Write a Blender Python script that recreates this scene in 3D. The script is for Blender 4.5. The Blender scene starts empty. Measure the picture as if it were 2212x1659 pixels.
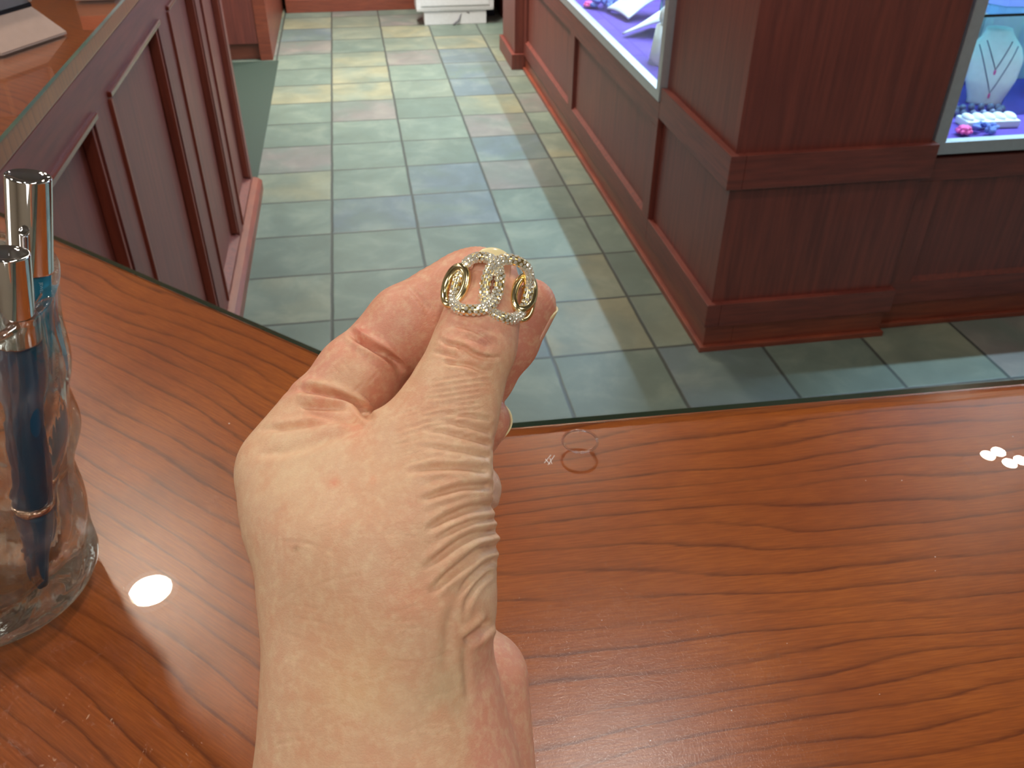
import bpy, bmesh, math, random
import numpy as np
from mathutils import Vector, Matrix

# ------------------------------------------------------------------ camera
SC = bpy.context.scene
COL = SC.collection
FPX, CX, CY, CAMH = 1870.0, 1106.0, 829.5, 1.5
RW = np.array([[0.98590812, -0.0919736, 0.13973557],      # rows: world x, y, z in camera (right, down, forward)
               [-0.16716104, -0.57413387, 0.80151574],
               [0.00650863, -0.81357922, -0.58141765]])
cam_d = bpy.data.cameras.new('camera')
cam = bpy.data.objects.new('camera', cam_d); COL.objects.link(cam)
cam_d.sensor_width = 36.0; cam_d.lens = FPX / 2212 * 36.0
cam_d.clip_start = 0.01; cam_d.clip_end = 60
mw = Matrix.Identity(4)
for i in range(3):
    mw[i][0] = RW[i][0]; mw[i][1] = -RW[i][1]; mw[i][2] = -RW[i][2]
mw[2][3] = CAMH
cam.matrix_world = mw
cam_d.dof.use_dof = True
cam_d.dof.focus_distance = 0.255
cam_d.dof.aperture_fstop = 30.43 / 0.68
SC.camera = cam
SC.view_settings.view_transform = 'Standard'
SC.view_settings.look = 'None'
SC.view_settings.gamma = 1.0
SC.view_settings.use_curve_mapping = False
SC.view_settings.exposure = -0.2

# ------------------------------------------------------------------ world
w = bpy.data.worlds.new('world'); SC.world = w; w.use_nodes = True
w.node_tree.nodes['Background'].inputs[0].default_value = (0.9, 0.95, 1.0, 1)
w.node_tree.nodes['Background'].inputs[1].default_value = 0.35

# ------------------------------------------------------------------ lights (ceiling lamps; their housings are built further down)
CEIL = 2.75
def lamp(name, loc, power, color, radius=None, size=None, rot=(0, 0, 0), spread=180):
    L = bpy.data.lights.new(name, 'AREA'); o = bpy.data.objects.new(name, L); COL.objects.link(o)
    L.energy = power; L.color = color; L.spread = math.radians(spread)
    if radius: L.shape = 'DISK'; L.size = radius * 2
    else: L.shape = 'RECTANGLE'; L.size, L.size_y = size
    o.location = loc; o.rotation_euler = rot
    return o
WARM = (1.0, 0.86, 0.68); NEUT = (1.0, 0.95, 0.88); COOL = (0.56, 0.79, 1.0)
#            x      y     power  colour  radius
CANS = [(-0.78, 1.95, 17, WARM, 0.062, 'warm round downlight over the left counter, nearest the vase'),
        (0.10, -0.55, 7, NEUT, 0.075, 'round downlight above and behind the camera'),
        (0.42, 1.02, 14, NEUT, 0.075, 'round downlight over the customer edge of the near counter'),
        (0.10, 4.95, 27, WARM, 0.075, 'round downlight over the middle of the aisle'),
        (0.25, 6.20, 16, NEUT, 0.075, 'round downlight over the far end of the aisle'),
        (0.78, 3.15, 20, WARM, 0.075, 'added warm downlight over the aisle that brightens the left counter panels'),  # added lamp, warms the panelled faces across the aisle
        (-1.70, 3.30, 16, NEUT, 0.075, 'round downlight farthest left, behind the left counter'),
        (-1.30, 0.40, 12, NEUT, 0.075, 'round downlight left of the near counter')]
for x, y, p, c, r, lb in CANS:
    lamp('downlight_light', (x, y, CEIL - 0.012), p, c, radius=r, spread=105 if y > 4 else 180)
PANELS = [(0.15, 5.5, 50, (1.0, 0.97, 0.88), 'rectangular ceiling light over the far aisle'),
          (-0.9, -1.4, 20, (1.0, 0.95, 0.88), 'rectangular ceiling light behind the camera on the left'),
          (1.6, -1.0, 16, (1.0, 0.95, 0.88), 'rectangular ceiling light behind the camera on the right')]
for x, y, p, c, lb in PANELS:
    lamp('panel_light', (x, y, CEIL - 0.012), p, c, size=(0.58, 1.18), spread=110 if y > 4 else 180)
SPOTS = [(-.050, .022), (.0, -.030), (.0, .034), (.050, -.022)]
for dx, dy in SPOTS:
    lamp('spot_light', (2.16 + dx, 2.05 + dy, CEIL - 0.062), 1.2, WARM, radius=.024)
for k in range(4):
    lamp('tube_light', (-.60 + .045 * (k % 2), 1.33 + .035 * (k // 2), CEIL - 0.02), .5, WARM, size=(.009, .05), rot=(0, 0, .9))
# two unseen fill lights added at the walls for bright streaks in the glass
lamp('added_fill_light', (-3.17, 0.6, 1.55), 15, (1.0, .97, .92), size=(1.5, .9), rot=(0, math.radians(-90), 0))
lamp('added_fill_light', (0.6, -3.17, 1.55), 15, (1.0, .97, .92), size=(.9, 1.5), rot=(math.radians(90), 0, 0))
# strips inside the show cases
lamp('case_strip_light', (1.50, 4.03, 1.97), 95, COOL, size=(0.03, 2.4))
lamp('case_strip_light', (2.6, 2.60, 1.97), 80, COOL, size=(1.7, 0.03))
# ------------------------------------------------------------------ helpers
def ray(x, y):
    return RW @ np.array([x - CX, y - CY, FPX])
def onz(x, y, z):
    v = ray(x, y); t = (z - CAMH) / v[2]
    return (v[0] * t, v[1] * t)
def cam2world(p):
    p = np.asarray(p, float)
    q = p @ RW.T
    q[..., 2] += CAMH
    return q
def pc(px, py, d):
    return ((px - CX) / FPX * d, (py - CY) / FPX * d, d)
def pw(px, py, d):
    return Vector(cam2world(np.array(pc(px, py, d))))

def link_mesh(name, me, mat, parent=None):
    o = bpy.data.objects.new(name, me); COL.objects.link(o)
    if mat is not None:
        for m in (mat if isinstance(mat, (list, tuple)) else [mat]):
            me.materials.append(m)
    if parent is not None:
        o.parent = parent
    return o
def obj(name, bm, mat, parent=None, smooth=False):
    me = bpy.data.meshes.new(name)
    bmesh.ops.recalc_face_normals(bm, faces=bm.faces[:])
    for f in bm.faces: f.smooth = smooth
    bm.to_mesh(me); bm.free()
    return link_mesh(name, me, mat, parent)
def tag(o, label, cat, group=None, kind=None):
    o['label'] = label; o['category'] = cat
    if group: o['group'] = group
    if kind: o['kind'] = kind
    return o
def thing(name, label, cat, loc=(0, 0, 0), rot=(0, 0, 0), group=None):
    o = bpy.data.objects.new(name, None); COL.objects.link(o)
    o.empty_display_size = 0.05
    o.location = loc; o.rotation_euler = rot
    return tag(o, label, cat, group)
def struct(name, bm, mat, label=None):
    o = obj(name, bm, mat); o['kind'] = 'structure'
    if label: o['label'] = label
    return o
def box(bm, x0, x1, y0, y1, z0, z1, bev=0.0, mi=0):
    n0 = len(bm.faces)
    r = bmesh.ops.create_cube(bm, size=1.0)
    vs = r['verts']
    for v in vs:
        v.co = Vector((x0 + (v.co.x + .5) * (x1 - x0), y0 + (v.co.y + .5) * (y1 - y0), z0 + (v.co.z + .5) * (z1 - z0)))
    if bev > 0:
        es = list({e for v in vs for e in v.link_edges})
        bmesh.ops.bevel(bm, geom=es, offset=bev, segments=2, profile=0.7, affect='EDGES')
    bm.faces.ensure_lookup_table()
    if mi:
        for f in bm.faces[n0:]: f.material_index = mi
def prism(bm, pts, z0, z1, bev=0.0, mi_side=None):
    vb = [bm.verts.new((p[0], p[1], z0)) for p in pts]
    vt = [bm.verts.new((p[0], p[1], z1)) for p in pts]
    n = len(pts); fs = [bm.faces.new(vt), bm.faces.new(vb[::-1])]
    side = []
    for i in range(n):
        side.append(bm.faces.new((vb[i], vb[(i + 1) % n], vt[(i + 1) % n], vt[i])))
    if mi_side is not None:
        for f in side: f.material_index = mi_side
    if bev > 0:
        es = [e for e in fs[0].edges]
        bmesh.ops.bevel(bm, geom=es, offset=bev, segments=2, profile=0.7, affect='EDGES')
def lathe(bm, prof, n=48, c=(0, 0, 0), close=False, rfun=None):
    rings = []
    for (r, z) in prof:
        if r < 1e-6:
            rings.append([bm.verts.new((c[0], c[1], c[2] + z))])
        else:
            ring = []
            for k in range(n):
                a = 2 * math.pi * k / n
                rr = rfun(r, z, a) if rfun else r
                ring.append(bm.verts.new((c[0] + rr * math.cos(a), c[1] + rr * math.sin(a), c[2] + z)))
            rings.append(ring)
    m = len(rings)
    for i in range(m if close else m - 1):
        A, B = rings[i], rings[(i + 1) % m]
        for k in range(n):
            k2 = (k + 1) % n
            if len(A) == 1 and len(B) == 1: continue
            if len(A) == 1: bm.faces.new((A[0], B[k], B[k2]))
            elif len(B) == 1: bm.faces.new((A[k], A[k2], B[0]))
            else: bm.faces.new((A[k], A[k2], B[k2], B[k]))
def tube(bm, pts, rad, n=12, closed=False, caps=True, up=None):
    pts = [Vector(p) for p in pts]; m = len(pts)
    rads = rad if isinstance(rad, (list, tuple)) else [rad] * m
    rings = []; prev = None
    for i in range(m):
        if closed: t = (pts[(i + 1) % m] - pts[i - 1]).normalized()
        else: t = (pts[min(i + 1, m - 1)] - pts[max(i - 1, 0)]).normalized()
        if prev is None:
            a = Vector((0, 0, 1)) if abs(t.z) < .9 else Vector((1, 0, 0))
            u = t.cross(a).normalized()
        else:
            u = (prev - t * prev.dot(t)).normalized()
        prev = u; v = t.cross(u)
        rings.append([bm.verts.new(pts[i] + (u * math.cos(2 * math.pi * k / n) + v * math.sin(2 * math.pi * k / n)) * rads[i]) for k in range(n)])
    for i in range(m if closed else m - 1):
        A, B = rings[i], rings[(i + 1) % m]
        off = 0
        if closed and i == m - 1:
            off = min(range(n), key=lambda s: (A[0].co - B[s].co).length)
        for k in range(n):
            bm.faces.new((A[k], A[(k + 1) % n], B[(k + 1 + off) % n], B[(k + off) % n]))
    if not closed and caps:
        bm.faces.new(rings[0][::-1]); bm.faces.new(rings[-1])
def ellipsoid(bm, c, r, rot=None, u=24, v=16):
    M = Matrix.Translation(c) @ (rot.to_4x4() if rot else Matrix.Identity(4)) @ Matrix.Diagonal((r[0], r[1], r[2], 1))
    bmesh.ops.create_uvsphere(bm, u_segments=u, v_segments=v, radius=1.0, matrix=M)

# ------------------------------------------------------------------ materials
class N:
    def __init__(s, name):
        s.m = bpy.data.materials.new(name); s.m.use_nodes = True
        s.t = s.m.node_tree; s.b = s.t.nodes['Principled BSDF']; s.out = s.t.nodes['Material Output']
    def n(s, typ, **kw):
        x = s.t.nodes.new(typ)
        for k, v in kw.items():
            if k.startswith('i_'):
                key = k[2:]
                key = int(key) if key.isdigit() else key.replace('_', ' ')
                x.inputs[key].default_value = v
            else: setattr(x, k, v)
        return x
    def l(s, a, b): s.t.links.new(a, b)
    def math(s, op, a, b=None, c=None):
        x = s.t.nodes.new('ShaderNodeMath'); x.operation = op
        for i, v in enumerate((a, b, c)):
            if v is None: continue
            if isinstance(v, (int, float)): x.inputs[i].default_value = v
            else: s.l(v, x.inputs[i])
        return x.outputs[0]
    def mix(s, f, a, b, typ='MIX'):
        x = s.t.nodes.new('ShaderNodeMix'); x.data_type = 'RGBA'; x.blend_type = typ
        for i, v in ((0, f), (6, a), (7, b)):
            if isinstance(v, (int, float)): x.inputs[i].default_value = v
            elif isinstance(v, tuple): x.inputs[i].default_value = (*v, 1)
            else: s.l(v, x.inputs[i])
        return x.outputs[2]
    def ramp(s, f, stops, interp='LINEAR'):
        x = s.t.nodes.new('ShaderNodeValToRGB'); e = x.color_ramp.elements; x.color_ramp.interpolation = interp
        while len(e) < len(stops): e.new(0.5)
        for k, (p, c) in zip(e, stops):
            k.position = p; k.color = (*c, 1) if isinstance(c, tuple) else (c, c, c, 1)
        s.l(f, x.inputs[0]); return x.outputs[0]
    def coord(s, scale=(1, 1, 1), rot=(0, 0, 0), loc=(0, 0, 0), kind='Object'):
        tc = s.t.nodes.new('ShaderNodeTexCoord'); mp = s.t.nodes.new('ShaderNodeMapping')
        s.l(tc.outputs[kind], mp.inputs[0])
        mp.inputs['Scale'].default_value = scale; mp.inputs['Rotation'].default_value = rot; mp.inputs['Location'].default_value = loc
        return mp.outputs[0]
    def noise(s, vec, scale, detail=4, rough=.55, dist=0.0):
        x = s.t.nodes.new('ShaderNodeTexNoise'); s.l(vec, x.inputs['Vector'])
        x.inputs['Scale'].default_value = scale; x.inputs['Detail'].default_value = detail
        x.inputs['Roughness'].default_value = rough; x.inputs['Distortion'].default_value = dist
        return x.outputs[0]
    def bump(s, h, strength=.3, dist=.001):
        x = s.t.nodes.new('ShaderNodeBump'); x.inputs['Strength'].default_value = strength
        x.inputs['Distance'].default_value = dist; s.l(h, x.inputs['Height']); s.l(x.outputs[0], s.b.inputs['Normal'])
    def set(s, **kw):
        for k, v in kw.items():
            s.b.inputs[k.replace('_', ' ')].default_value = (*v, 1) if isinstance(v, tuple) and len(v) == 3 else v
        return s
def srgb(r, g, b):
    f = lambda c: (c / 255 / 12.92) if c / 255 <= .04045 else ((c / 255 + .055) / 1.055) ** 2.4
    return (f(r), f(g), f(b))
def plain(name, col, rough=.5, metal=0.0, **kw):
    s = N(name); s.set(Base_Color=col, Roughness=rough, Metallic=metal, **kw)
    v = s.coord((1, 1, 1)); n = s.noise(v, 60, 3)
    s.l(s.mix(n, tuple(c * .9 for c in col), tuple(min(1, c * 1.08) for c in col)), s.b.inputs['Base Color'])
    return s.m

def counter_wood(name, ang):
    """cherry laminate: fine fibres plus widely spaced dark grain lines running along the local x axis"""
    s = N(name)
    v = s.coord((1, 1, 1), (0, 0, -ang))
    st = s.n('ShaderNodeMapping'); s.l(v, st.inputs[0]); st.inputs['Scale'].default_value = (1.0, 2.6, 1)
    warp = s.noise(st.outputs[0], 2.6, 2, .45, .15)              # slow wander of the growth rings
    sx = s.n('ShaderNodeSeparateXYZ'); s.l(v, sx.inputs[0])
    ph = s.math('ADD', s.math('MULTIPLY', sx.outputs[1], 64.0), s.math('MULTIPLY', warp, 5.5))
    fm = s.n('ShaderNodeMapping'); s.l(v, fm.inputs[0]); fm.inputs['Scale'].default_value = (6, 60, 1)
    jit = s.noise(fm.outputs[0], 3.0, 4, .6)
    ph = s.math('ADD', ph, s.math('MULTIPLY', jit, .45))
    fr = s.math('FRACT', ph)
    line = s.ramp(fr, [(0.0, 1.0), (0.035, .7), (0.12, .25), (.40, 0.0), (.92, 0.0), (.975, .7), (1.0, 1.0)])
    brk = s.noise(fm.outputs[0], .9, 3, .5)
    line = s.math('MULTIPLY', line, s.ramp(brk, [(.32, .25), (.55, 1.0)]))
    f2 = s.n('ShaderNodeMapping'); s.l(v, f2.inputs[0]); f2.inputs['Scale'].default_value = (45, 900, 1)
    fib = s.noise(f2.outputs[0], 1.0, 4, .65)
    blot = s.noise(v, 9, 4, .6)
    base = s.mix(s.ramp(blot, [(.3, 0.0), (.7, 1.0)]), CW[0], CW[1])
    base = s.mix(s.ramp(fib, [(.42, .55), (.62, 0.0)]), base, CW[2])
    base = s.mix(s.math('MULTIPLY', line, .68), base, CW[3])
    s.l(base, s.b.inputs['Base Color'])
    s.set(Roughness=.30, Specular_IOR_Level=.20)
    g = s.noise(v, 1300, 2, .6)
    bp = s.n('ShaderNodeBump'); bp.inputs['Strength'].default_value = 1.0; bp.inputs['Distance'].default_value = .00012; s.l(g, bp.inputs['Height'])
    s.l(bp.outputs[0], s.b.inputs['Coat Normal']); s.set(Coat_Weight=.55, Coat_Roughness=.20)
    return s.m
CW = [srgb(138, 71, 28), srgb(158, 87, 34), srgb(118, 56, 23), srgb(66, 26, 14)]

def cabinet_wood(name, vertical=True, c1=srgb(126, 56, 42), c2=srgb(96, 37, 29), rough=.46):
    s = N(name)
    v = s.coord((30, 30, 1.5) if vertical else (3, 3, 40))
    f = s.noise(v, 2.2, 5, .6)
    b = s.noise(s.coord(), 3.0, 2)
    base = s.mix(s.ramp(f, [(.35, 0.0), (.65, 1.0)]), c2, c1)
    base = s.mix(s.math('MULTIPLY', b, .3), base, c2)
    s.l(base, s.b.inputs['Base Color']); s.set(Roughness=rough, Specular_IOR_Level=1.0)
    s.bump(s.noise(s.coord(), 420, 2), .12, .0006)
    return s.m

def tile_floor():
    s = N('slate_tile')
    TX, TY, OX, OY = .3375, .330, -.168, 3.180
    tc = s.n('ShaderNodeTexCoord'); sp = s.n('ShaderNodeSeparateXYZ'); s.l(tc.outputs['Object'], sp.inputs[0])
    u = s.math('DIVIDE', s.math('SUBTRACT', sp.outputs[0], OX), TX)
    v = s.math('DIVIDE', s.math('SUBTRACT', sp.outputs[1], OY), TY)
    wob = s.noise(tc.outputs['Object'], 9, 3)
    wb = s.math('MULTIPLY', s.math('SUBTRACT', wob, .5), .02)
    fu = s.math('ABSOLUTE', s.math('SUBTRACT', s.math('FRACT', s.math('ADD', u, s.math('ADD', wb, 50.5))), .5))
    fv = s.math('ABSOLUTE', s.math('SUBTRACT', s.math('FRACT', s.math('ADD', v, s.math('ADD', wb, 50.5))), .5))
    d = s.math('MINIMUM', fu, fv)
    grout = s.ramp(d, [(.010, 1.0), (.022, 0.0)])
    cb = s.n('ShaderNodeCombineXYZ'); s.l(s.math('FLOOR', u), cb.inputs[0]); s.l(s.math('FLOOR', v), cb.inputs[1])
    wn = s.n('ShaderNodeTexWhiteNoise', noise_dimensions='3D'); s.l(cb.outputs[0], wn.inputs[0])
    tilec = s.ramp(wn.outputs[0], [(0, srgb(122, 138, 128)), (.2, srgb(136, 152, 140)), (.4, srgb(150, 156, 138)), (.55, srgb(120, 136, 146)),
                                   (.7, srgb(170, 166, 138)), (.85, srgb(150, 142, 140)), (1, srgb(114, 130, 118))], 'CONSTANT')
    ofs = s.n('ShaderNodeVectorMath', operation='ADD'); s.l(tc.outputs['Object'], ofs.inputs[0]); s.l(wn.outputs[1], ofs.inputs[1])
    mt = s.noise(ofs.outputs[0], 5.5, 6, .6, .4)
    mt2 = s.noise(ofs.outputs[0], 3.2, 3, .5, .6)
    c = s.mix(s.ramp(mt2, [(.38, 0.0), (.62, .7)]), tilec, srgb(124, 142, 134))
    c = s.mix(s.ramp(mt, [(.3, .45), (.7, 0.0)]), c, srgb(88, 98, 88))
    c = s.mix(s.ramp(mt, [(.5, 0.0), (.8, .35)]), c, srgb(178, 178, 156))
    c = s.mix(grout, c, srgb(74, 80, 76))
    s.l(c, s.b.inputs['Base Color']); s.set(Roughness=.45)
    c = s.mix(1.0, c, (.66, .68, .67), 'MULTIPLY'); s.l(c, s.b.inputs['Base Color'])
    h = s.math('SUBTRACT', s.math('MULTIPLY', mt, .5), grout)
    s.bump(h, .4, .002)
    return s.m

def thin_glass(name, tint=(1, 1, 1), rough=0.0, ior=1.5):
    s = N(name); s.t.nodes.remove(s.b)
    tr = s.n('ShaderNodeBsdfTransparent'); tr.inputs[0].default_value = (*tint, 1)
    gl = s.n('ShaderNodeBsdfGlossy'); gl.inputs['Roughness'].default_value = rough
    fr = s.n('ShaderNodeFresnel'); fr.inputs[0].default_value = ior
    mx = s.n('ShaderNodeMixShader')
    geo = s.n('ShaderNodeNewGeometry')
    f = s.math('MULTIPLY', fr.outputs[0], s.math('SUBTRACT', 1.0, geo.outputs['Backfacing']))
    s.l(f, mx.inputs[0]); s.l(tr.outputs[0], mx.inputs[1]); s.l(gl.outputs[0], mx.inputs[2]); s.l(mx.outputs[0], s.out.inputs[0])
    return s.m
def clear_glass(name, col=(.97, 1, .985), ior=1.5, rough=0.0):
    s = N(name); s.set(Base_Color=col, Roughness=rough, IOR=ior, Transmission_Weight=1.0); return s.m
def emis(name, col, st):
    s = N(name); s.set(Base_Color=(0.8, 0.8, 0.8), Emission_Color=col, Emission_Strength=st); return s.m
M = dict(
    counter=counter_wood('cherry_laminate', math.radians(-1.2)),
    counter_d=counter_wood('cherry_laminate_mitred', math.radians(-43.5)),
    cab=cabinet_wood('cabinet_cherry'), cabh=cabinet_wood('cabinet_cherry_rail', False),
    base=cabinet_wood('cabinet_base', False, srgb(140, 66, 40), srgb(108, 44, 28), .4),
    floor=tile_floor(), silver=plain('brushed_aluminium', (.52, .56, .60), .42, .6),
    glass_top=thin_glass('glass_sheet'), glass_edge=plain('glass_edge', srgb(26, 74, 62), .1, Specular_IOR_Level=.8),
    pane=thin_glass('case_pane', (.96, 1, .99)),
    purple=plain('purple_cloth', srgb(84, 54, 150), .85), white=plain('white_leatherette', srgb(226, 228, 230), .4),
    white_pl=plain('white_plastic', srgb(222, 226, 232), .35), navy=plain('navy_plastic', srgb(16, 34, 62), .4),
    black=plain('black_plastic', srgb(12, 13, 18), .35), paint=plain('wall_paint', srgb(176, 160, 140), .8),
    ceil=plain('ceiling_tile', srgb(132, 127, 118), .9), pink=plain('pink_petal', srgb(236, 96, 170), .7),
    grey=plain('grey_suede', srgb(112, 112, 120), .7), cream=plain('cream_suede', srgb(158, 134, 124), .6),
    bluefl=plain('blue_tulle', srgb(110, 130, 200), .8), beads=plain('grey_pearl', srgb(120, 124, 160), .25),
    floor_mat=plain('dark_green_mat', srgb(46, 62, 54), .6),
)
# ------------------------------------------------------------------ setting
bm = bmesh.new(); box(bm, -3.2, 4.2, -3.2, 7.25, -.05, 0); struct('floor', bm, M['floor'], 'slate tile floor in muted green and grey')
bm = bmesh.new(); box(bm, -3.2, 4.2, -3.2, 7.25, CEIL, CEIL + .05); struct('ceiling', bm, M['ceil'])
bm = bmesh.new(); box(bm, -3.3, -3.2, -3.2, 7.35, 0, CEIL); struct('wall_left', bm, M['paint'])
bm = bmesh.new(); box(bm, 4.2, 4.3, -3.2, 7.35, 0, CEIL); struct('wall_right', bm, M['paint'])
bm = bmesh.new(); box(bm, -3.3, 4.3, 7.25, 7.35, 0, CEIL); struct('wall_back', bm, M['paint'])
bm = bmesh.new(); box(bm, -3.3, 4.3, -3.3, -3.2, 0, CEIL); struct('wall_front', bm, M['paint'])

for nm, q in (('fill_light_frame_1', (-3.199, -3.175, -.16, 1.36, .78, 2.32)), ('fill_light_frame_2', (.13, 1.07, -3.199, -3.175, .78, 2.32))):  # empty frames around the two added fill lights, outside the view
    bm = bmesh.new(); x0, x1, y0, y1, z0, z1 = q
    if nm == 'fill_light_frame_1':
        for a in ((y0, y1, z0, z0 + .02), (y0, y1, z1 - .02, z1), (y0, y0 + .02, z0 + .02, z1 - .02), (y1 - .02, y1, z0 + .02, z1 - .02)): box(bm, x0, x1, a[0], a[1], a[2], a[3])
    else:
        for a in ((x0, x1, z0, z0 + .02), (x0, x1, z1 - .02, z1), (x0, x0 + .02, z0 + .02, z1 - .02), (x1 - .02, x1, z0 + .02, z1 - .02)): box(bm, a[0], a[1], y0, y1, a[2], a[3])
    struct(nm, bm, M['silver'])
# downlight housings: a ring around each lamp
for x, y, p, c, r, lb in CANS:
    bm = bmesh.new(); lathe(bm, [(r, 0), (r + .018, 0), (r + .02, .006), (r + .004, .014), (r, .014)], 40, (x, y, CEIL - .016), close=True)
    tag(obj('downlight', bm, M['white_pl'], smooth=True), lb, 'light', 'recessed downlights')
for x, y, p, c, lb in PANELS:
    bm = bmesh.new()
    prism(bm, [(x - .31, y - .61), (x + .31, y - .61), (x + .31, y + .61), (x - .31, y + .61)], CEIL - .010, CEIL - .0002)
    tag(obj('ceiling_panel_light', bm, M['white_pl']), lb, 'light', 'ceiling light panels')
tl = thing('spot_cluster', 'ceiling fixture with four small spots in front of the right show case', 'light', (2.16, 2.05, CEIL))
bm = bmesh.new(); box(bm, -.10, .10, -.075, .075, -.02, -.0002, .004); obj('mounting_plate', bm, M['white_pl'], tl)
for dx, dy in SPOTS:
    bm = bmesh.new(); lathe(bm, [(.0245, -.060), (.027, -.060), (.027, -.021), (0, -.021), (0, -.03), (.0245, -.034)], 28, (dx, dy, 0)); obj('spot_head', bm, M['white_pl'], tl, True)
tl = thing('tube_fixture', 'small ceiling fixture with four short tubes left of the near counter', 'light', (-.578, 1.348, CEIL))
bm = bmesh.new(); box(bm, -.07, .07, -.07, .07, -.012, -.0002, .003); obj('mounting_plate', bm, M['white_pl'], tl)

# ------------------------------------------------------------------ near counter (this side of the aisle)
ZT = 1.085
C0 = (0.075, 0.5227); CR = (2.3, 0.473); CL = (-0.493, 1.069)
wt = thing('sales_counter', 'cherry wood counter with a glass sheet on top, under the hand in the foreground', 'counter', (0.3, .3, 0))
def cpoly(ins=0.0):
    return [C0, CR, (2.3, 0.0), (-0.13, 0.0), (-1.15, 1.0), (-1.15, 1.069), CL]
def rel(o):
    o.matrix_parent_inverse = Matrix.Translation((-0.3, -.3, 0)); return o
bm = bmesh.new()
ZW = ZT - .007
A_ = [(C0[0], C0[1]), (CR[0], CR[1]), (2.3, 0.0), (-0.13, 0.0)]
B_ = [(C0[0], C0[1]), (-0.13, 0.0), (-1.15, 1.0), (-1.15, 1.069), (CL[0], CL[1])]
def poly3(bm, pts, z, mi=0):
    f = bm.faces.new([bm.verts.new((p[0], p[1], z)) for p in pts]); f.material_index = mi
prism(bm, cpoly(), ZT - .047, ZW - .0006, .0035)
rel(obj('worktop_edge', bm, M['counter'], wt))
bm = bmesh.new(); poly3(bm, A_, ZW, 0)
poly3(bm, B_, ZW, 1)
rel(obj('worktop', bm, [M['counter'], M['counter_d']], wt))
bm = bmesh.new()
o_ = .0015
G_ = cpoly()
prism(bm, G_, ZW + .0006, ZT, 0, 1)
bmesh.ops.bevel(bm, geom=[e for e in bm.edges if all(abs(v.co.z - ZT) < 1e-6 for v in e.verts)], offset=.0012, segments=1, affect='EDGES')
rel(obj('glass_sheet', bm, [M['glass_top'], M['glass_edge']], wt))
bm = bmesh.new()
prism(bm, [(0.085, 0.50), (2.28, 0.452), (2.28, 0.03), (-0.11, 0.03), (-1.10, 1.0), (-1.10, 1.05), (-0.52, 1.05)], 0.09, ZT - .048)
rel(obj('counter_body', bm, M['cab'], wt))
bm = bmesh.new()
prism(bm, [(0.085, 0.515), (2.29, 0.465), (2.29, 0.02), (-0.11, 0.02), (-1.11, 1.0), (-1.11, 1.06), (-0.50, 1.06)], 0.0, 0.09)
rel(obj('plinth', bm, M['base'], wt))

# little round clear bumper lying on the glass, and small chips and smudges
bx, by = 0.1378, 0.4897
bm = bmesh.new(); lathe(bm, [(0, .0002), (.0125, .0002), (.0129, .0006), (.0129, .0016), (.0124, .0020), (0, .0021)], 48, (bx, by, ZT))
tag(obj('clear_bumper', bm, thin_glass('clear_silicone', (1, 1, 1), 0.0, 1.5), smooth=False), 'small round clear disc lying on the glass counter near its edge', 'bumper')
bmr = bmesh.new(); tube(bmr, [(bx + .0131 * math.cos(2 * math.pi * k / 48), by + .0131 * math.sin(2 * math.pi * k / 48), ZT + .0011) for k in range(48)], .0008, 8, closed=True)
obj('rim', bmr, clear_glass('clear_rim', (1, 1, 1), 1.45), bpy.data.objects['clear_bumper'], True)
dust = plain('dust', (.85, .8, .76), .9)
bm = bmesh.new()
for (x, y, r) in [(2020, 1203, 1.6), (2020, 1233, 1.2), (1948, 1038, 1.6), (1870, 1038, 1.2), (1580, 1535, 1.6), (1405, 1600, 1.6), (2188, 943, 1.2), (495, 915, 2.2), (1700, 1390, 1), (1900, 1500, 1), (1300, 1340, 1)]:
    q = onz(x, y, ZT)
    bmesh.ops.create_icosphere(bm, subdivisions=1, radius=r * .00022, matrix=Matrix.Translation((q[0], q[1], ZT + r * .00006)) @ Matrix.Diagonal((1, 1, .4, 1)))
tag(obj('dust_specks', bm, dust), 'tiny pale dust specks scattered over the counter glass', 'dust', None, 'stuff')
bm = bmesh.new()
for a, b in [((1176, 1000), (1190, 983)), ((1184, 1004), (1198, 984)), ((1178, 992), (1188, 1003)), ((1188, 990), (1192, 1002))]:
    p, q = onz(*a, ZT), onz(*b, ZT); tube(bm, [(p[0], p[1], ZT + .0001), (q[0], q[1], ZT + .0001)], .00016, 5)
tag(obj('scratch', bm, dust), 'small pale scratch mark on the glass beside the round clear disc', 'scratch')

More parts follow.
